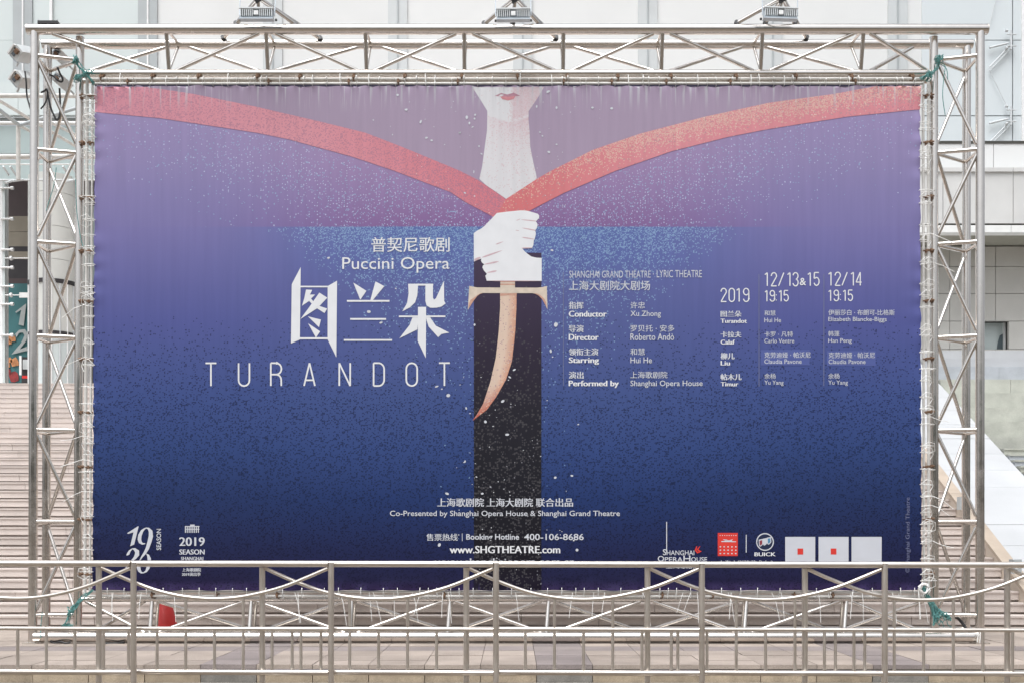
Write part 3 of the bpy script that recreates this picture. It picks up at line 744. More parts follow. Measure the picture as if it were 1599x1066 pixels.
def neckspk(x, y, t, u):
    w = np.clip((y-chin(x))/3, 0, 1)*np.exp(-np.clip(y-chin(x), 0, None)/45)*(.2+.8*u)
    w2 = np.clip((x-793-(160-y)*.1)/5, 0, 1)*np.clip((chin(x)-y)/2, 0, 1)*.5
    return np.stack([0*x, np.clip(w*.8+w2+.04, 0, 1), 0*x], -1)
strip('printed_neck', AL, AR, 1.2, neckcol, neckspk, M_prn, 90, 44)
# sleeve / dark panel
def slc(x, y, t, u):
    yk = [405,480,560,640,720,800,880,921]; K = np.array([C(*q) for q in [(76,64,88),(64,54,76),(52,45,62),(42,40,50),(36,36,44),(30,30,38),(26,24,34),(30,24,42)]])
    return np.stack([np.interp(y, yk, K[:, i]) for i in range(3)], -1)
strip('printed_sleeve', [(740,395),(740,600),(740,920.5)], [(845.5,395),(845.5,600),(845.5,920.5)], 1, slc,
      lambda x, y, t, u: np.stack([.02+.30*np.clip((y-480)/200, 0, 1), 0*x, .05*np.clip((y-480)/200, 0, 1)+.0*x], -1), M_prk, 140, 20)
# blade
BL = [(780.9,458),(781,480),(778.8,517),(774.1,559),(765.6,596),(754.4,630),(745,646),(737.8,656.3)]
BR = [(806.8,458),(806.4,480),(804.7,517),(799.4,564),(790,592.5),(775,619),(760,639.5),(737.8,656.3)]
strip('printed_blade', BL, BR, 2, lambda x, y, t, u: L3(L3(C(234,208,190), C(222,160,135), np.clip((u-.45)*1.6, 0, 1)), C(200,100,82), np.clip((y-600)/55, 0, 1)),
      lambda x, y, t, u: np.stack([.3+0*x, .10+0*x, 0*x], -1), M_prb, 80, 14)
def poly(name, pts, lev, mat, par=bn, lab=None, sx=1, sy=1, ox=0, oy=0):
    q = np.array([(ox+x*sx, oy+y*sy) for x, y in pts]); vs = [Vector((a, b, 0)) for a, b in q]
    tri = tessellate_polygon([vs]); V = surf(q[:, 0], q[:, 1], lev); m = MB(); m.v = [tuple(v) for v in V]
    for t in tri:
        a, b, c_ = [Vector(m.v[i]) for i in t]
        if (b-a).cross(c_-a).y > 0: t = t[::-1]
        m.f.append(tuple(t))
    o = part(name, m, mat, par)
    if lab: o['label'] = lab
    return o
k5 = dict(sx=1/5.328, sy=1/5.33)
poly('printed_face_lips', [(385,163),(440,138),(490,150),(545,135),(600,162),(490,168)], 2.6, M_inkl2, ox=700, oy=120, **k5)
poly('printed_face_lips', [(430,166),(490,168),(560,164),(545,186),(500,200),(450,190)], 2.8, M_inkl, ox=700, oy=120, **k5)
HAND = [(213,345),(240,325),(270,310),(300,287),(330,255),(370,215),(405,177),(500,165),(600,155),(635,155),(665,160),(745,183),(757,200),(754,220),(728,246),(740,262),(742,280),(735,305),(720,322),(728,338),(728,355),(718,396),(712,402),(708,440),(700,462),(670,470),(615,472),(640,500),(665,520),(690,538),(735,548),(777,550),(777,742),(320,742),(308,700),(322,685),(296,655),(284,630),(288,615),(300,606),(280,590),(272,572),(276,556),(213,582)]
poly('printed_hands', HAND, 4.8, M_ink, ox=700, oy=300, **k5)
def taper(p0, p1, w0, w1, n=6):
    (x0, y0), (x1, y1) = p0, p1; dx_, dy_ = x1-x0, y1-y0; l = math.hypot(dx_, dy_); nx, ny = -dy_/l, dx_/l; up_ = []; dn = []
    for i in range(n+1):
        t = i/n; w_ = w0+(w1-w0)*t; w_ *= math.sin(math.pi*min(1, max(0.08, t)))**.3 if 0 < t < 1 else .15
        up_.append((x0+dx_*t+nx*w_, y0+dy_*t+ny*w_)); dn.append((x0+dx_*t-nx*w_, y0+dy_*t-ny*w_))
    return up_+dn[::-1]
for a, b, w0, w1 in (((605,232),(738,244),4,5),((612,300),(732,322),4,6),((612,378),(716,394),6,4),((610,468),(702,466),5,4),((395,438),(460,414),6,2),((280,548),(450,488),9,4),
                     ((298,606),(420,580),5,8),((322,674),(404,658),4,9),((216,572),(270,545),12,8),((320,741),(777,741),3,3),((560,320),(590,325),3,3),((565,240),(600,226),3,3)):
    poly('printed_finger_crease', taper(a, b, w0, w1), 5.6, M_inkp, ox=700, oy=300, **k5)
GUARD = [(175,783),(205,791),(240,797),(740,797),(785,792),(820,783),(825,978),(805,935),(780,890),(750,862),(725,849),(700,843),(290,843),(262,852),(240,870),(215,902),(185,948),(163,985)]
poly('printed_hilt', [(433,744),(555,744),(555,797),(433,797)], 3.2, M_inkc, ox=700, oy=300, **k5)
for a, b in ((744,754),(764,776)): poly('printed_hilt', [(433,a),(555,a),(555,b),(433,b)], 4, M_inko, ox=700, oy=300, **k5)
poly('printed_guard', GUARD, 4, M_inkc, ox=700, oy=300, **k5)
poly('printed_guard', [(168,970),(172,930),(185,900),(215,880),(245,858),(270,845),(290,843),(262,852),(240,870),(215,902),(185,948)], 4.6, M_inko, ox=700, oy=300, **k5)
poly('printed_guard', [(820,960),(815,920),(800,890),(770,862),(740,846),(705,842),(725,849),(750,862),(780,890),(805,935)], 4.6, M_inko, ox=700, oy=300, **k5)
poly('printed_guard', [(433,846),(570,846),(568,866),(500,861),(433,868)], 3.4, M_inko, ox=700, oy=300, **k5)
# falling petals of the print
sf = MB(); 
def petal(px, py, a, b, an):
    a *= .78; b *= .75
    q = [(px+math.cos(t)*a*math.cos(an)-math.sin(t)*b*math.sin(an), py+math.cos(t)*a*math.sin(an)+math.sin(t)*b*math.cos(an)) for t in [i*math.pi/4 for i in range(8)]]
    V = surf(np.array([x for x, y in q]), np.array([y for x, y in q]), 5.4); n = len(sf.v); sf.v += [tuple(v) for v in V]; sf.f.append(tuple(range(n, n+8)))
fix = [(729,184,2.6,4),(742,180,2,2.4),(741,186,1.8,2.2),(733,193,1.8,3),(738,199,2.4,1.2),(718,208,2.2,1.4),(752,241,2.6,1.4),(740,269,1,3.4),(856,144,4,2.4),(838,167,1.6,3),(869,169,2,3),(857,238,3,2.2),(869,226,2,1.4),
       (843,207,2,1.4),(847,213,2,1.4),(925,133+36,2.6,2.2),(955,170,3,2.6),(726,302,2.6,1.6),(741,307,1.6,1.6),(868,507,4,5),(860,548,2,4),(863,557,1.4,1.4),(803,577,3.4,1.8),(796,588.5,3.2,1.6),(794,593,1.4,1),(785,626,4,2.6),(728,637,1.6,3),
       (734,645,1.8,1),(758,658,2.8,3.2),(770,665,1.8,1),(792,678,4,2.4),(741,507.5,2,2.6),(700,617,4,3.6),(690,607,1.8,1.4),(682,603,4,1.6),(862,391,3,2),(686,842+8,3,4),(901,858,3,3),(896,843,2,1.6),(698,770,4,2.4),(753,770,3,2),(867,745,3,2.4),
       (903,662,2,1.4),(726,720,1.6,3),(744,744,2,1.4),(893,742,3,2),(934,426,2,2.2),(576,487,4,3),(595,504,3.6,2),(618,451,2,1.2),(513,403,3,2),(621,149,2.6,2.4),(635,172,2,2.6),(657,191,2,4),(633,172,1.4,2),(666,216,3,2),(674,220,2.6,2),(718,208,2.6,1.6),(583,188,1.6,1.2),(613,211,1.2,1.6),(748,229,1.8,1.8)]
for (x, y, a, b) in fix: petal(x, y, a, b, R.uniform(-.6, .6))
for i in range(60): 
    y = R.uniform(560, 900); x = R.gauss(800, 45); petal(x, y, R.uniform(.6, 1.6), R.uniform(.5, 1.2), R.uniform(0, 3))
for i in range(46): petal(R.gauss(860, 60) if i % 2 else R.gauss(700, 45), R.uniform(150, 330), R.uniform(.5, 1.4), R.uniform(.5, 1.1), R.uniform(0, 3))
o = part('printed_snowflakes', sf, M_inkg, bn); o['kind'] = 'stuff'

# title characters (outlines in the sign's own drawn lettering)
kt = dict(sx=300/1184, sy=300/1184, ox=440, oy=350)
def tpoly(name, polys, mat=M_ink, lev=5, **kw):
    m = MB()
    for pts in polys:
        q = np.array([(kw['ox']+x*kw['sx'], kw['oy']+y*kw['sy']) for x, y in pts]); V = surf(q[:, 0], q[:, 1], lev); n = len(m.v); m.v += [tuple(v) for v in V]
        for t in tessellate_polygon([[Vector((a, b, 0)) for a, b in q]]):
            a, b, c_ = [Vector(V[i]) for i in t]
            if (b-a).cross(c_-a).y > 0: t = t[::-1]
            m.f.append(tuple(n+i for i in t))
    return part(name, m, mat, bn)
tpoly('printed_character', [[(62,372),(117,266),(116,385),(112,712),(57,735)], [(115,382),(285,382),(285,391),(115,391)], [(283,384),(341,350),(337,820),(283,710)], [(110,698),(285,698),(285,710),(110,710)],
    [(150,405),(188,407),(174,436),(205,436),(165,478),(125,505),(140,455)], [(232,424),(281,455),(222,518),(115,587),(165,520)], [(160,466),(178,458),(215,500),(280,522),(264,550),(205,512)], [(162,570),(242,590),(230,637)], [(163,612),(237,662),(211,701)]], **kt)
tpoly('printed_character', [[(441,362),(522,413),(484,468)], [(578,355),(632,384),(562,470),(546,470)], [(402,469),(664,469),(664,480),(402,480)], [(422,580),(643,580),(643,591),(422,591)], [(383,709),(680,709),(680,719),(383,719)]], **kt)
tpoly('printed_character', [[(779,370),(840,370),(836,440),(822,485),(790,515),(743,539),(772,490),(782,430)], [(838,370),(934,370),(934,381),(838,381)], [(886,380),(932,380),(932,455),(938,468),(950,460),(1000,352),(1001,475),(1009,492),(985,510),(955,517),(915,517),(893,503),(885,475)],
    [(722,565),(1009,565),(1009,575),(722,575)], [(840,512),(890,512),(888,825),(838,720)], [(842,576),(836,650),(725,704),(788,622),(806,576)], [(888,576),(915,576),(950,628),(1033,670),(985,678),(964,698),(905,632)]], **kt)
def stroke(pts, w, closed=False):
    if not closed and not isinstance(w, list):
        for i in range(1, len(pts)-1):
            a = Vector(pts[i][:2])-Vector(pts[i-1][:2]); b = Vector(pts[i+1][:2])-Vector(pts[i][:2])
            if a.length > 1e-6 and b.length > 1e-6 and a.normalized().dot(b.normalized()) < .3: return stroke(pts[:i+1], w)+stroke(pts[i:], w)
    pts = [Vector((*p[:2], 0)) for p in pts]; ws = w if isinstance(w, list) else [w]*len(pts); Lh = []; Rh = []; N = len(pts)
    for i, p in enumerate(pts):
        if closed: t = (pts[(i+1) % N]-pts[i]).normalized()+(pts[i]-pts[i-1]).normalized()
        else:
            t = Vector((0,0,0))
            if i < N-1: t += (pts[i+1]-pts[i]).normalized()
            if i > 0: t += (pts[i]-pts[i-1]).normalized()
        t.normalize(); mi = 1.0
        if 0 < i < N-1 and not closed:
            d0 = (pts[i]-pts[i-1]).normalized(); cs = abs(d0.dot(t)); mi = 1/max(cs, .5)
        t = t/1.0; nx, ny = -t.y*mi, t.x*mi; Lh.append((p.x+nx*ws[i]/2, p.y+ny*ws[i]/2)); Rh.append((p.x-nx*ws[i]/2, p.y-ny*ws[i]/2))
    M = N if closed else N-1
    return [[Lh[i], Lh[(i+1) % N], Rh[(i+1) % N], Rh[i]] for i in range(M)]
def arc(cx, cy, rx, ry_, a0, a1, n=8): return [(cx+rx*math.cos(math.radians(a0+(a1-a0)*i/n)), cy+ry_*math.sin(math.radians(a0+(a1-a0)*i/n))) for i in range(n+1)]
GL = {  # thin condensed capitals and digits in a 0..1 by 0..2 box, y down
 'T': [[(0,0),(1,0)],[(.5,0),(.5,2)]], 'U': [[(0,0)]+arc(.5,1.5,.5,.5,180,0)+[(1,0)]], 'R': [[(0,2),(0,0)],[(0,0),(.5,0)]+arc(.5,.5,.48,.5,-90,90)+[(0,1)],[(.55,1.0)]+arc(.5,1.5,.46,.5,-60,0)+[(.96,2)]],
 'A': [[(0,2),(.5,0),(1,2)],[(.16,1.5),(.84,1.5)]], 'N': [[(0,2),(0,0),(1,2),(1,0)]], 'D': [[(0,0),(.5,0)]+arc(.45,.55,.52,.55,-90,0)+arc(.45,1.45,.52,.55,0,90)+[(0,2),(0,0)]],
 'O': [arc(.5,.5,.5,.5,180,360)+arc(.5,1.5,.5,.5,0,180)+[(0,.5)]], '0': [arc(.5,.5,.5,.5,180,360)+arc(.5,1.5,.5,.5,0,180)+[(0,.5)]],
 '1': [[(.15,.3),(.6,0),(.6,2)]], '2': [arc(.5,.5,.5,.5,180,370)+[(0,2),(1,2)]], '9': [arc(.5,.5,.5,.5,0,360,14),[(1,.5),(1,1.5)]+arc(.5,1.5,.5,.5,0,170)], '3': [arc(.5,.5,.48,.5,190,440)+arc(.5,1.5,.5,.52,-80,170)],
 '4': [[(.8,2),(.8,0),(0,1.5),(1.05,1.5)]], '5': [[(.95,0),(.1,0),(.05,.9)]+arc(.5,1.35,.5,.62,-130,160)], '/': [[(1,-.0),(0,2)]], ':': [[(.5,.75),(.5,.9)],[(.5,1.7),(.5,1.85)]]}
def thinword(txt, xs, y0, y1, wd, sw, mat=M_ink):
    for ch, x in zip(txt, xs):
        if ch == ' ': continue
        pl = []
        for s_ in GL[ch]: pl += stroke([(x+a*wd, y0+b*(y1-y0)/2) for a, b in s_], sw)
        tpoly('printed_letter', pl, mat, 5, sx=1, sy=1, ox=0, oy=0)
thinword('TURANDOT', [320.7,372.5,423,475,530,583.5,634.5,685.5], 566.5, 602, 17, 2.5)
k3 = 1/4.845
thinword('2019', [1110+v*k3 for v in (77,138,190,247)], 400+245*k3, 400+345*k3, 8.4, 1.7)
thinword('12/13', [1110+v*k3 for v in (403,457,512,574,620)], 400+127*k3, 400+227*k3, 8.2, 1.7)
thinword('15', [1110+v*k3 for v in (727,778)], 400+127*k3, 400+227*k3, 8.2, 1.7)
thinword('19:15', [1110+v*k3 for v in (404,448,478,511,552)], 400+262*k3, 400+343*k3, 7.0, 1.6)
thinword('12/14', [1110+v*k3 for v in (883,938,990,1052,1096)], 400+125*k3, 400+225*k3, 8.2, 1.7)
thinword('19:15', [1110+v*k3 for v in (884,930,961,994,1036)], 400+260*k3, 400+341*k3, 7.0, 1.6)
def rect(x0, y0, x1, y1, mat, nm='printed_line', lev=5): return tpoly(nm, [[(x0,y0),(x1,y0),(x1,y1),(x0,y1)]], mat, lev, sx=1, sy=1, ox=0, oy=0)
rect(879.3, 425, 880.2, 602, M_inkd); rect(1184.6, 428, 1185.7, 603, M_inkd); rect(1285.6, 428, 1286.7, 602, M_inkd)
rect(1040.3, 814, 1041.6, 862, M_inkg); rect(1164.2, 834, 1165.5, 862, M_inkg); rect(721.3, 832, 722.2, 844, M_inkg)
rect(1188, 546, 1264, 570, simple('patch_ink', C(84,98,166), .4), 'printed_patch', 3); rect(1291, 548, 1367, 571, bpy.data.materials['patch_ink'], 'printed_patch', 3)

# small type: text curves turned into meshes and laid on the cloth
TX = [  # text, x0, x1, ytop, ybottom, weight, material
 ('普契尼歌剧',580,702,371,394,.012,M_ink), ('Puccini Opera',534.5,702,402,426.5,.0,M_ink),
 ('SHANGHAI GRAND THEATRE',889,1016,423,434,-.004,M_inkg), ('LYRIC THEATRE',1025.5,1096,422,433.5,-.004,M_inkg), ('·',1019.5,1021,427.5,429,.0,M_inkg),
 ('上海大剧院大剧场',888.5,1015,438.5,453.5,.010,M_inkg),
 ('指挥',888.5,911,471.5,482.5,.03,M_inkg),('Conductor',888.5,947,485.5,494.8,.035,M_ink),('许忠',984.5,1007,471.5,482,.01,M_inkg),('Xu Zhong',984.5,1032,485.5,496.5,.006,M_inkg),
 ('导演',888.5,911,507.5,518.5,.03,M_inkg),('Director',888.5,934.5,521.5,531,.035,M_ink),('罗贝托 · 安多',984.5,1053,507.5,518,.01,M_inkg),('Roberto Andò',984.5,1052.5,520.5,531,.006,M_inkg),
 ('领衔主演',888.5,934,543.5,554.5,.03,M_inkg),('Starring',888.5,935,557.5,568.8,.035,M_ink),('和慧',984.5,1007,543.5,554,.01,M_inkg),('Hui He',984.5,1018,557.5,566.5,.006,M_inkg),
 ('演出',888.5,911,579.5,590.5,.03,M_inkg),('Performed by',888.5,966,593.5,605,.035,M_ink),('上海歌剧院',984.5,1042,579.5,590,.01,M_inkg),('Shanghai Opera House',984.5,1097,593.5,604.8,.006,M_inkg),
 ('&',1248.5,1258.5,434.5,446,.01,M_ink),
 ('图兰朵',1125.5,1157.5,485.5,495,.035,M_inkg),('Turandot',1125.5,1166,498,504.5,.04,M_ink),('卡拉夫',1125.5,1157.5,517.5,527,.035,M_inkg),('Calaf',1125.5,1147,530.5,537.5,.04,M_ink),
 ('柳儿',1125.5,1146.5,550.5,560.5,.035,M_inkg),('Liu',1125.5,1139.5,563,570,.04,M_ink),('帖木儿',1125.5,1157.5,583,593,.035,M_inkg),('Timur',1125.5,1152.5,596,602.5,.04,M_ink),
 ('和慧',1193.5,1211,485,493,.012,M_inkg),('Hui He',1193.5,1219.5,496.5,503.5,.004,M_inkg),('卡罗 · 凡特',1193.5,1238,517.5,526,.012,M_inkg),('Carlo Ventre',1193.5,1240,528.5,535.5,.004,M_inkg),
 ('克劳迪娅 · 帕沃尼',1193.5,1265.5,549.5,558.5,.012,M_inkg),('Claudia Pavone',1193.5,1251.5,560.5,567.5,.004,M_inkg),('余杨',1193.5,1211,582.5,591,.012,M_inkg),('Yu Yang',1193.5,1223.5,593.5,602,.004,M_inkg),
 ('伊丽莎白 · 布朗可-比格斯',1293,1396.5,484,493,.012,M_inkg),('Elizabeth Blancke-Biggs',1293,1384,495.5,504,.004,M_inkg),('韩蓬',1293,1310.5,517,525.5,.012,M_inkg),('Han Peng',1293,1329.5,528.5,537,.004,M_inkg),
 ('克劳迪娅 · 帕沃尼',1293.5,1365.5,550,559,.012,M_inkg),('Claudia Pavone',1293.5,1351,561,568,.004,M_inkg),('余杨',1293,1310.5,582.5,591,.012,M_inkg),('Yu Yang',1293,1323.5,593.5,602,.004,M_inkg),
 ('上海歌剧院',683,755.5,777,790.5,.02,M_inkg),('上海大剧院',760,832,777,790.5,.02,M_inkg),('联合出品',837,894.5,777,790.5,.02,M_inkg),
 ('Co-Presented by Shanghai Opera House & Shanghai Grand Theatre',609,968,796.5,807.5,.008,M_inkg),
 ('售票热线',666,714.5,832.5,843.5,.015,M_inkg),('Booking Hotline',728,810.5,833,844.5,.018,M_inkg),('400-106-8686',818.5,911.5,832.5,842.5,.012,M_inkg),
 ('www.SHGTHEATRE.com',702.5,874.5,851.5,863,.03,M_ink),('www.shanghaiopera.com.cn',679,897,871,884,.02,M_inkg),
 ('2019',280.5,319.5,838,851.5,.03,M_inkg),('SEASON',280.5,319.5,857,865,.035,M_inkg),('SHANGHAI',283,317.5,868.5,874,.03,M_inkg),('OPERA HOUSE',283,317.5,875.5,880,.03,M_inkg),('上海歌剧院',285,314,886,891.5,.03,M_inkg),('2019演出季',284.5,313.5,893,898.5,.03,M_inkg),
 ('S',1035,1040.5,856.5,866,.012,M_inkg),('HANGHAI',1041,1084,858.5,866,.008,M_inkg),('O',1027,1037,867,876,.012,M_inkg),('PERA',1038,1066,869,876,.01,M_inkg),('H',1067,1078,866.5,876,.012,M_inkg),('OUSE',1079,1104,869,876,.01,M_inkg),
 ('上海歌剧院',1040,1096,879,887,.01,M_inkg),
 ('BUICK',1178,1210.5,861.5,867.5,.04,M_ink),('上海大剧院艺术中心',1122,1210,874,882,.02,M_inkg)]
tobs = []
for (s_, x0, x1, y0, y1, w_, mt) in TX:
    cu = bpy.data.curves.new('lettering', 'FONT'); cu.body = s_; cu.resolution_u = 3; cu.offset = w_ if s_.isascii() and w_ < .02 else 0
    o = bpy.data.objects.new('lettering', cu); COL.objects.link(o); tobs.append(o)
vt = [('SEASON', 244.5, 251.8, 825, 858, .012, M_inkg), ('© Shanghai Grand Theatre', 1413.5, 1422, 776, 893, .002, M_inkd)]
for (s_, x0, x1, y0, y1, w_, mt) in vt:
    cu = bpy.data.curves.new('lettering', 'FONT'); cu.body = s_; cu.resolution_u = 3; cu.offset = w_ if s_.isascii() and w_ < .02 else 0
    o = bpy.data.objects.new('lettering', cu); COL.objects.link(o); tobs.append(o)
bpy.context.view_layer.update(); dg = bpy.context.evaluated_depsgraph_get()
texts = []
for i, o in enumerate(tobs):
    me = o.evaluated_get(dg).to_mesh(); V = np.array([v.co[:] for v in me.vertices]); Fc = [tuple(p.vertices) for p in me.polygons]; texts.append((V, Fc)); o.evaluated_get(dg).to_mesh_clear()
for o in tobs:
    cu = o.data; bpy.data.objects.remove(o); bpy.data.curves.remove(cu)
for i, (V, Fc) in enumerate(texts):
    vert = i >= len(TX); s_, x0, x1, y0, y1, w_, mt = vt[i-len(TX)] if vert else TX[i]
    a = V.min(0); b = V.max(0); u = (V[:, 0]-a[0])/(b[0]-a[0]+1e-9); v = (V[:, 1]-a[1])/(b[1]-a[1]+1e-9)
    if vert: px = x1-v*0-(1-v)*0-(x1-x0)*v; py = y1-u*(y1-y0)
    else: px = x0+u*(x1-x0); py = y1-v*(y1-y0)
    m = MB(); cop = 1 if (s_.isascii() and w_ < .02) or w_ < .005 else (2 if w_ < .015 else 3)
    hpx = (x1-x0) if vert else (y1-y0)
    for cc in range(cop):
        off = (cc-(cop-1)/2)*hpx*max(w_, .012)*1.3; n_ = len(m.v)
        Q = surf(px+(0 if vert else off), py+(off if vert else 0), 6+.2*cc); m.v += [tuple(q) for q in Q]; m.f += [tuple(n_+i for i in f_) for f_ in Fc]
    part('printed_lettering', m, mt, bn)
# season numerals drawn with swelling strokes
kn = dict(sx=1/7.995, sy=1/7.995, ox=140, oy=790)
def swell(*q): return stroke([p[:2] for p in q], [float(p[2]) for p in q])
tpoly('printed_numeral', [[(468,332),(605,246),(612,250),(556,474),(506,495),(548,322),(478,342)]], M_inkg, 5, **kn)
tpoly('printed_numeral', swell((722,266,6),(690,275,16),(655,305,32),(628,360,44),(622,410,46),(632,445,38),(660,466,22),(695,464,8))+swell((700,264,6),(735,275,24),(762,310,46),(765,370,54),(748,440,50),(722,520,44),(690,580,34),(655,625,22),(628,670,14))
      +swell((628,668,14),(612,710,34),(610,760,48),(622,800,38),(645,825,22),(680,830,8)), M_inkg, 5, **kn)
tpoly('printed_numeral', swell((708,588,6),(730,610,28),(745,650,42),(742,710,46),(728,770,40),(705,810,24),(670,828,10)), M_inkg, 5, **kn)
tpoly('printed_numeral', swell((460,610,8),(482,590,34),(500,555,24),(530,528,10),(560,532,30),(592,560,50),(592,600,54),(566,640,38),(530,675,24),(480,730,18),(445,775,14),(432,805,12))+swell((440,800,10),(470,780,22),(510,790,24),(545,800,12)), M_inkg, 5, **kn)
# emblems
tpoly('printed_emblem', [[(289,820.5),(311.5,820.5),(311.5,821.7),(289,821.7)],[(289,825),(311.5,825),(311.5,826),(289,826)],[(297,818.2),(304,818.2),(304,820.4),(297,820.4)]]+[[(289+i*2.9,821.7),(290.4+i*2.9,821.7),(290.4+i*2.9,831),(289+i*2.9,831)] for i in range(8)], M_inkg, 5, sx=1, sy=1, ox=0, oy=0)
rect(1120.5, 831.2, 1151.8, 867.2, M_inkr, 'printed_emblem', 5)
tpoly('printed_emblem', [[(1126,844),(1138,843),(1144,841),(1142,844),(1149,844.4),(1149,845.6),(1126,845.4)],[(1128,841),(1134,841.6),(1138,843),(1132,843)]]+
      [[(1123.5+i*6,852+j*5.2),(1125.7+i*6,852+j*5.2),(1125.7+i*6,853.8+j*5.2),(1123.5+i*6,853.8+j*5.2)] for i in range(5) for j in range(3)]+[[(1123.6+i*3.5,834.5),(1125+i*3.5,834.5),(1125+i*3.5,835.8),(1123.6+i*3.5,835.8)] for i in range(8)], M_inkg, 6, sx=1, sy=1, ox=0, oy=0)
tpoly('printed_emblem', swell((1088,852,1.5),(1086,858,2.6),(1089,862,2),(1093,861,1))+swell((1093,852,.8),(1089,857,2.2),(1092,860,2.4),(1095,860,1)), M_inkr, 6, sx=1, sy=1, ox=0, oy=0)
ec = (1194.2, 845.3)
tpoly('printed_emblem', stroke(arc(*ec, 13, 13, 0, 360, 28)[:-1], 1.7, True), M_inkg, 6, sx=1, sy=1, ox=0, oy=0)
tpoly('printed_emblem', [arc(*ec, 12.2, 12.2, 0, 360, 24)[:-1]], M_inkb2, 5, sx=1, sy=1, ox=0, oy=0)
for dx_, mt, dy_ in ((-6.5, M_inkm, 1.5), (0, M_inkg, 0), (6.3, M_inkb, -1.5)):
    sh = [(-3.4,-6.2),(3.2,-7.6),(3.6,2),(1.4,5.4),(-1.5,7.2),(-3,4.6)]
    tpoly('printed_emblem', [[(ec[0]+dx_+a*.98, ec[1]+dy_+b*.82) for a, b in sh]], M_inkg, 6, sx=1, sy=1, ox=0, oy=0)
    tpoly('printed_emblem', [[(ec[0]+dx_+a*.62, ec[1]+dy_+b*.58) for a, b in sh]], mt, 7, sx=1, sy=1, ox=0, oy=0)
for x0 in (1225.8, 1278, 1329.6):
    rect(x0, 837.4, x0+47, 884.5, M_inkg, 'printed_card', 5)
for x0 in (1245, 1297): rect(x0, 855.5, x0+9, 865, M_inkr, 'printed_card', 6)
# cable ties
def tie_mesh(kind, k):
    m = MB(); r_ = .0048+.001*(k % 2)
    if kind == 'T': m.tube([(0,-.03,.02),(.001,.05,.015),(.002,.06,.115+.02*(k % 3)),(0,-.0,.12+.02*(k % 3)),(-.001,-.035,.10)], r_, 5, True)
    elif kind == 'B': m.tube([(0,-.03,.02),(.001,.05,-.0),(.002,.06,-.10),(0,-.0,-.105),(-.001,-.035,-.09)], r_, 5, True)
    elif kind == 'L':
        m.tube([(.03,-.03,0),(-.07,-.035,.006),(-.125-.02*(k % 3),0,.003),(-.12,.05,.0),(.02,.04,0)], r_, 5, True)
        if k % 3 == 0: m.tube([(.02,-.035,.01),(-.03,-.06,.06),(-.09,-.06,.05),(-.12,-.03,-.02),(-.08,-.05,-.08)], r_*.8, 5)
    elif kind == 'tail': m.tube([(0,-.03,0),(.03*(k-1.5),-.05,-.12),(.06*(k-1.5),-.045,-.26-.05*k)], r_*.75, 5)
    elif kind == 'loop': m.tube([(0,-.03,0),(-.06,-.08,.05),(-.13,-.08,.03),(-.15,-.05,-.06),(-.07,-.05,-.10),(-.01,-.04,-.05)], r_*.85, 5)
    elif kind == 'long': m.tube([(.02,-.03,0),(-.1,-.06,.015),(-.22,-.06,-.03),(-.36,-.05,-.05-.03*k)], r_*.8, 5)
    return m.mesh('cable_tie', M_tie, True)
TM = {k: [tie_mesh(k, i) for i in range(4)] for k in ('T', 'B', 'L', 'tail', 'loop', 'long')}
nt_ = 0
def tie(kind, px, py, flip=1):
    global nt_
    if nt_ > 285: return
    nt_ += 1
    s_ = R.uniform(.88, 1.1)
    M = Matrix.Translation(P(px, py, YBN)) @ Matrix.Rotation(R.uniform(-.06, .06), 4, 'Y') @ Matrix.Diagonal((flip*s_, 1, s_, 1))
    link('cable_tie', TM[kind][R.randrange(4)], bn, M)
x = 153
while x < 1436: tie('T', x, 136.5); x += R.choice((9, 16, 19, 22, 26, 14))
x = 156
while x < 1436: tie('B', x, 919.5); x += R.choice((13, 22, 30, 26, 35))
y = 150
while y < 915:
    tie('L', xl(y)-.5, y); 
    if R.random() < .22: tie('loop', xl(y), y)
    y += R.choice((10, 18, 26, 24, 34))
y = 148
while y < 915:
    tie('L', xr(y)+.5, y, -1)
    if R.random() < .3: tie('loop', xr(y), y, -1)
    y += R.choice((10, 18, 26, 24, 34))
for x in (178, 176, 222, 273, 461, 466, 531, 577, 583, 615, 644, 657, 692, 805, 894, 927, 944, 1003, 1066, 1078, 1088, 1136, 1141, 1204, 1219, 1277, 1330, 1345, 1392, 1436, 700): tie('tail', x, 924)
for y, f in ((480, 1), (560, 1), (683, 1), (720, 1), (768, 1)): tie('long', xl(y), y, 1)
for y in (368, 414, 652, 776, 790, 845): tie('long', xr(y), y, -1)

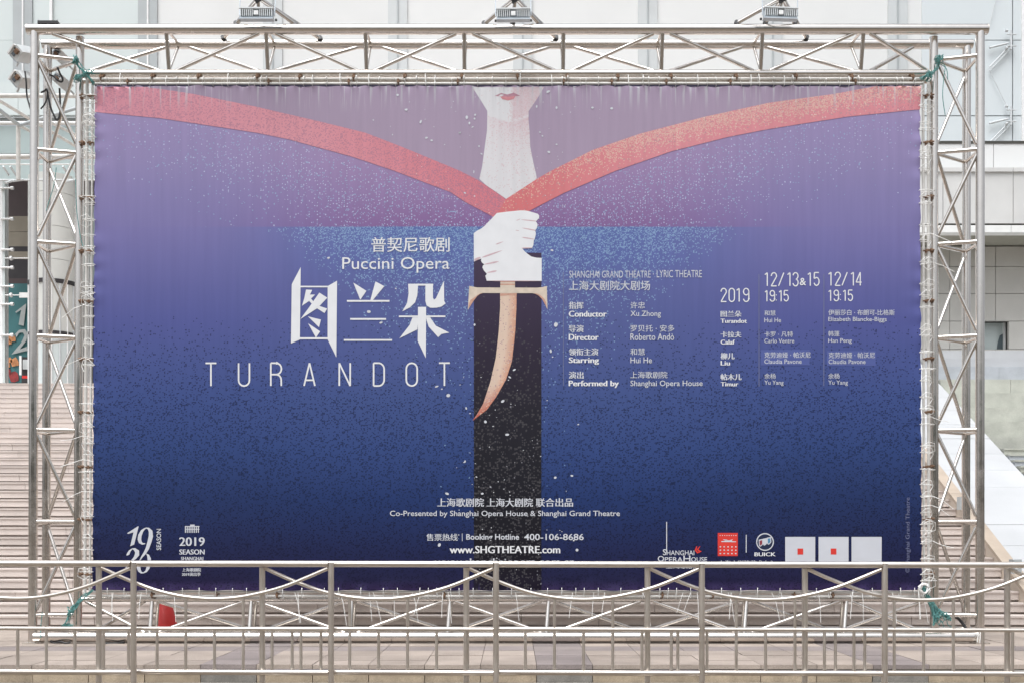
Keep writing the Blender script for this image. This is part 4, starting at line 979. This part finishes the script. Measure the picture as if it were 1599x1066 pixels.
# ------------------------------------------------------------------ floodlights over the banner
def floodlight(cx, cy, feet, tilt, lab):
    YL = 13.7
    c = P(cx, cy, YL); t = thing('floodlight', tuple(c), lab, 'floodlight', 'floodlights above the billboard')
    w_, h_ = .205, .058
    rot = Matrix.Rotation(tilt, 3, 'Y')
    def W(x, y, z): return tuple(c+rot @ Vector((x, y, z)))
    def rb(name, x0, x1, y0, y1, z0, z1, mat):
        m = MB().box(x0, x1, y0, y1, z0, z1); m.v = [W(*v) for v in m.v]; return part(name, m, mat, t)
    rb('housing', -w_, w_, .0, .05, -h_, h_, M_lamp); rb('top_cover', -w_*1.02, w_*1.02, -.03, .06, h_, h_+.014, M_lampw)
    rb('lens_frame', -w_*1.02, w_*1.02, -.03, .06, -h_-.014, -h_, M_lamp); rb('slot_panel', -w_*.93, w_*.93, -.004, 0, -h_*.45, h_*.82, M_lampg)
    for i in range(17):
        x = -w_*.93+i*(w_*1.86)/16
        if abs(i-8) < 2: continue
        rb('cooling_fin', x-.0045, x+.0045, -.028, -.0045, -h_*.6, h_*.9, M_lampw)
    rb('driver_plate', -.028, .028, -.03, -.0045, -.02, .03, M_mull)
    for s_ in (-1, 1):
        m = MB().tube([W(s_*w_*1.06, .03, -.01), W(s_*w_*1.07, .1, .36)], .0065, 6); part('bracket', m, M_lamp, t)
        m = MB().tube([W(s_*w_*1.02, .1, -.03), W(s_*w_*1.13, .1, -.03)], .016, 8); part('knob', m, M_black, t)
    apex = P(cx+3, -3, 13.75)
    part('bracket', MB().tube([W(-w_*1.07, .1, .36), W(w_*1.07, .1, .36)], .008, 6), M_lamp, t)
    for (fx, fy, Y) in feet:
        f = P(fx, fy, Y); bar('arm', apex, f, .024, M_steel, t, 12)
        part('clamp', MB().tube([f+Vector((0,-.03,.01)), f+Vector((0,.03,-.01))], .032, 8), M_black, t)
    part('joint', MB().tube([apex+Vector((-.05,0,-.03)), apex+Vector((.05,0,.03))], .05, 8), M_black, t)
    bar('arm', apex, Vector(W(0, .1, h_)), .02, M_steel, t, 10)
    return t
floodlight(400.5, 22, ((369,38,14),(461,38.5,14),(349,60,14.4),(500,61,14.4)), .0, 'grey louvred floodlight on a tripod, leftmost of the three above the banner')
floodlight(801.5, 23, ((756,38,14),(842,38,14),(800.5,38,14),(868,60,14.4)), -.01, 'grey louvred floodlight on a tripod above the middle of the banner')
floodlight(1219, 21.5, ((1150,37,14),(1241,37,14),(1195,37,14),(1259,60,14.4)), .035, 'grey louvred floodlight tilted on its tripod, rightmost of the three above the banner')
# side lamps at the left column
def sidelamp(cx, cy, Y, flip, lab, sc_=1):
    c = P(cx, cy, Y); t = thing('side_lamp', tuple(c), lab, 'lamp', 'lamps clamped to the left column')
    rot = Matrix.Rotation(math.radians(40*flip), 3, 'Y') @ Matrix.Rotation(math.radians(-25), 3, 'Z')
    def rb(name, x0, x1, y0, y1, z0, z1, mat):
        m = MB().box(x0*sc_, x1*sc_, y0*sc_, y1*sc_, z0*sc_, z1*sc_); m.v = [tuple(c+rot @ Vector(v)) for v in m.v]; return part(name, m, mat, t)
    rb('housing', -.07, .07, -.10, .10, -.06, .05, M_lampw); rb('hood', -.08, .055, -.12, .12, .052, .07, M_mull); rb('lens', -.082, -.072, -.10, .10, -.055, .045, M_lamp)
    rb('gland', .0, .05, -.13, -.1, -.03, .01, M_rust); rb('driver_plate', -.05, .0, -.112, -.1, -.01, .03, M_lampg); rb('bolt', .02, .04, -.115, -.1, .02, .035, M_black)
    part('bracket', MB().tube([c, c+Vector((.12*flip*-1*-1, .1, -.12))], .014, 6), M_pill, t)
    return t
sidelamp(35, 84, 14.15, -1, 'pale grey lamp left of the column, the upper one outside the truss', 1.15); sidelamp(36, 124, 14.15, -1, 'pale grey lamp left of the column, the lower one outside the truss', 1.15)
sidelamp(96, 91, 14.6, 1, 'pale grey lamp inside the left column, the upper one'); sidelamp(97, 129, 14.6, 1, 'pale grey lamp inside the left column with a black cable hanging below')
def smoothpath(pts, n=5):
    out = []; p = [pts[0]]+list(pts)+[pts[-1]]
    for i in range(1, len(p)-2):
        for k in range(n):
            t = k/n; a, b, c_, d_ = [Vector(q) for q in p[i-1:i+3]]
            out.append(.5*((2*b)+(-a+c_)*t+(2*a-5*b+4*c_-d_)*t*t+(-a+3*b-3*c_+d_)*t**3))
    out.append(Vector(pts[-1])); return out
def cable(pts, Y, r_, lab, g='black lamp cables'):
    m = MB().tube(smoothpath([P(x, y, Y+R.uniform(-.02, .02)) for x, y in pts]), r_, 8)
    o = link('cable', m.mesh('cable', M_black, True)); tag(o, lab, 'cable', g)
cable([(39,112),(41,130),(42,150),(46,165),(48,172)], 14.05, .011, 'black cable hanging from the lower outside lamp left of the column')
cable([(90,106),(94,116),(98,124),(96,128),(90,126),(84,120),(77,117)], 14.2, .012, 'black cable looped between the two inside lamps of the left column')
cable([(93,138),(93.5,150),(94,165),(93,180),(89,188),(84,180),(79,168),(75,150),(73,140),(70,142),(64,145)], 14.2, .012, 'long black cable drooping in a V below the lower inside lamp')
cable([(74,142),(73,155),(69,164),(64,170)], 14.3, .010, 'short black cable curving left towards the outer column tube')
cable([(78,1000),(85,1003),(95,1001.5),(103,1003.5),(110,1002)], 13.94, .012, 'black cable lying under the bottom chord at its left end', 'cables under the bottom chord')
cable([(156,1003),(170,1004),(182,1003.5),(194,1002)], 13.94, .014, 'black cable bulging below the bottom chord, right of the first post', 'cables under the bottom chord')
cable([(1488,962),(1495,964),(1502,971),(1508,980)], 14.25, .02, 'thick black cable end bent down inside the right column foot', 'cables under the bottom chord')

# ropes
def rope(name_label, strands, knots, Y=13.93, tails=()):
    t = thing('rope', tuple(P(*strands[0][0], Y)), name_label, 'rope', 'green ropes at the banner corners')
    for s_ in strands:
        for j in range(7):
            pts = []
            for (x, y) in s_: pts.append(P(x+R.uniform(-3, 3), y+R.uniform(-3, 3), Y+R.uniform(-.05, .02)))
            part('strand', MB().tube(smoothpath(pts, 4), .0048, 5), M_rope, t, True)
    for (x, y, n_, sp) in knots:
        m = MB()
        for j in range(n_):
            c = P(x+R.uniform(-sp, sp), y+R.uniform(-sp, sp), Y); a = R.uniform(0, 3.1); q = Vector((math.cos(a)*.035, .01, math.sin(a)*.05))
            m.tube([c+q+Vector((0,-.02,0)), c+Vector((.01,-.05,0)), c-q+Vector((0,-.02,0)), c+Vector((-.01,.09,.0))], .0055, 5, True)
        part('knot', m, M_rope, t, True)
    for s_ in tails:
        part('tail', MB().tube(smoothpath([P(x, y, Y-.01) for x, y in s_], 4), .005, 5), M_rope, t, True)
rope('green rope tying the banner to the top left corner of the truss', [[(119,92),(124,104),(132,112),(140,122),(147,132)], [(118,122),(128,119),(138,112),(146,113)]], [(119,94,7,3), (121,122,6,3), (134,115,7,4)], tails=[[(88,262),(84,290),(78,310),(72,330)], [(118,280),(120,330),(126,372),(130,385)]])
rope('green rope tying the banner to the top right corner of the truss', [[(1467,90),(1464,104),(1456,114),(1448,120),(1438,125)]], [(1467,92,9,4), (1449,119,6,4)], tails=[[(1470,98),(1476,104),(1474,120),(1472,150),(1476,180)], [(1468,100),(1478,108),(1480,125)]])
rope('green rope tying the banner to the bottom left corner of the truss', [[(112,952),(120,943),(130,932),(141,924),(144,921)], [(110,956),(104,972),(98,978),(112,974)]], [(110,952,9,4)], tails=[[(112,955),(118,944),(130,935)], [(66,955),(64,975),(63,995)]])
rope('thick bunch of green rope hanging at the bottom right corner of the truss', [[(1440,912),(1446,924),(1452,936),(1460,952),(1466,962)], [(1446,928),(1456,944),(1460,960),(1459,974)], [(1450,930),(1462,948),(1474,958),(1484,966)], [(1444,925),(1455,948),(1462,970)]],
     [(1444,920,7,4), (1466,958,9,6), (1476,962,6,5)], tails=[[(1462,964),(1466,975),(1470,968),(1474,978)], [(1478,962),(1480,974),(1486,978)]])
# white cord at lower right
wc = thing('white_cord', tuple(P(1442, 925, 13.9)), 'tangled white cord knotted over the green rope at the lower right', 'cord')
for j in range(5):
    part('loop', MB().tube([P(1443+8*math.cos(a)+R.uniform(-3,3), 919+8*math.sin(a)+R.uniform(-3,3), 13.88+R.uniform(-.02,.02)) for a in [i*.9 for i in range(7)]], .007, 5, True), M_tie, wc, True)
part('tail', MB().tube([P(1434,918,13.88), P(1436,945,13.88), P(1437,966,13.88)], .008, 5), M_tie, wc)
for s_ in ((1529, 980, 1526, 1003), (1533, 985, 1534, 1004), (1531, 985, 1530, 1004)):
    part('strand', MB().tube([P(s_[0], s_[1], 13.9), P(s_[2], s_[3]-1, 13.9)], .007, 5), M_tie, wc)
# plastic sheet bits near left foot: red board behind the truss
rb_ = thing('red_board', tuple(P(261, 982, 14.9)), 'curved red plastic board standing behind the bottom chord at left', 'board')
m = MB(); pr = [(246.5,938),(250,938.5),(256,941),(263,944),(270,948)]; prb = [(246,986),(251,986),(259,986),(270,986),(279,986)]
dd = [.10, .03, 0, .015, .06]
for (a, b, e) in zip(pr, prb, dd): m.v += [tuple(P(a[0], a[1], 15+e)), tuple(P(b[0], b[1], 14.9+e))]
nv = len(m.v); m.v += [(x, y+.012, z) for x, y, z in m.v]
for i in range(4):
    a = 2*i; m.f += [(a, a+1, a+3, a+2), (nv+a, nv+a+2, nv+a+3, nv+a+1)]
m.f += [(0, nv, nv+1, 1), (8, 9, nv+9, nv+8)]
for i in range(4): m.f += [(2*i, 2*i+2, nv+2*i+2, nv+2*i)]
part('panel', m, M_red, rb_, True)
part('foot', MB().box(X_(248, 14.95), X_(278, 14.95), 14.9, 15.25, .005, .03), M_red, rb_)

# ------------------------------------------------------------------ barricades
def barricade(x0, lab):
    Yb, Yf = 8.78, 8.70          # left end stands a hand behind its neighbour's right end
    t = thing('barricade', (X_(x0+184, Yf), Yf, -.2), lab, 'barricade', 'steel crowd barricades in front of the billboard')
    W_ = 368.5
    dy0 = (x0-148.5)/1450*2.4
    def Q(u, py): 
        Y = Yb+(Yf-Yb)*u/W_; p = P(x0+u, py+dy0, Yf); X = p.x; return Vector((X, Y, p.z))
    s = Yf/F
    bar('top_rail', Q(-4.5, 879.5), Q(W_-4.5, 879.5), 4.9*s, M_rail, t, 20)
    bar('middle_rail', Q(4, 981.5), Q(W_-4, 981.5), 3.1*s, M_rail, t, 14)
    bar('bottom_rail', Q(4, 1049.5), Q(W_-4, 1049.5), 4.3*s, M_rail, t, 16)
    zb = -.199
    for u in (0, W_):
        a = Q(u, 1000); a.z = zb; top = Q(u, 885 if u == 0 else 877.5)
        if u: top.y -= 0; a.y -= 0
        bar('post', a, top, 4.6*s, M_rail, t, 18)
        part('foot_plate', MB().box(a.x-.035, a.x+.035, a.y-.22, a.y+.22, zb+.002, zb+.012), M_rail, t)
        f = Q(u, 1049.5); part('weld_collar', MB().tube([f+Vector((0,0,-.03)), f+Vector((0,0,.03))], 5.0*s, 14), M_rail, t, True)
    pts = [Q(4, 886), Q(30, 898), Q(62, 911), Q(97, 923), Q(135, 931), Q(175, 934.5), Q(215, 933), Q(255, 926), Q(295, 915), Q(330, 901), Q(W_-5, 886.5)]
    part('curved_bar', MB().tube(smoothpath(pts, 5), 3.0*s, 12), M_rail, t, True)
    for k in range(7):
        u = 47.5+45.6*k; tp = 982
        if k in (2, 4): tp = 934.5 if k == 2 else 931
        bar('baluster', Q(u, 1048), Q(u, tp), 2.45*s, M_rail, t, 10)
        part('weld_bead', MB().tube([Q(u, 1047), Q(u, 1043.5)], 3.0*s, 8), M_rail, t, True)
    return t
names = ['at the left edge of the photo, its left end cut off', 'standing under the 2019 season logo, second from the left', 'standing left of the middle, below the blue field', 'standing in the middle below the web address lines', 'standing below the opera house and car emblems', 'standing below the three white cards at the banner foot', 'at the right edge of the photo, its right end cut off']
for k, x0 in enumerate([-160, 148.5, 406, 727.5, 1013, 1261, 1580]):
    barricade(x0, 'brushed steel crowd barricade '+names[k])

# ------------------------------------------------------------------ trees across the street behind the viewer (mirrored in the tubes)
def tree_meshes(seed):
    rr = random.Random(seed); cr = MB()
    blobs = [(rr.uniform(-2.4,2.4), rr.uniform(-2,2), rr.uniform(4,9), rr.uniform(1.1,2.0)) for _ in range(16)]
    for i in range(2600):
        bx, by, bz, br = rr.choice(blobs); v = Vector((rr.gauss(0,1), rr.gauss(0,1), rr.gauss(0,1))).normalized()*br*rr.uniform(.6,1.05)
        c = Vector((bx,by,bz))+v; a = Vector((rr.gauss(0,1), rr.gauss(0,1), rr.gauss(0,1))).normalized()*.2; b = a.orthogonal().normalized()*.14; n = len(cr.v)
        cr.v += [tuple(c-a), tuple(c+b), tuple(c+a), tuple(c-b)]; cr.f.append((n,n+1,n+2,n+3))
    tk = MB().tube([(0,0,0),(.1,0,2.2),(0,.1,5),(.2,0,8)], [.28,.2,.13,.04], 8)
    for _ in range(6):
        a = rr.uniform(0,6.28); tk.tube([(.05,0,rr.uniform(2.5,5)),(math.cos(a)*1.2,math.sin(a)*1.2,rr.uniform(5,6.5)),(math.cos(a)*2,math.sin(a)*2,rr.uniform(6.5,8))], [.09,.05,.02], 5)
    return cr.mesh('crown', M_leaf), tk.mesh('trunk', M_bark, True)
TMS = [tree_meshes(1), tree_meshes(5)]
for i in range(9):
    x = -26+i*6.4+R.uniform(-1,1); yv = -20+R.uniform(-2,2)
    t = thing('street_tree', (x, yv, -.2), 'leafy street tree across the road, '+['far left end of the row','second from the left end','third from the left end','left of the middle one','middle of the row','right of the middle one','third from the right end','second from the right end','far right end of the row'][i], 'tree', 'street trees across the road'); cm, tm = TMS[i % 2]
    M = Matrix.Translation((x, yv, -.2)) @ Matrix.Rotation(R.uniform(0,6), 4, 'Z') @ Matrix.Diagonal((1.25,1.25,R.uniform(.8,1.05),1))
    link('crown', cm, t, M); link('trunk', tm, t, M)
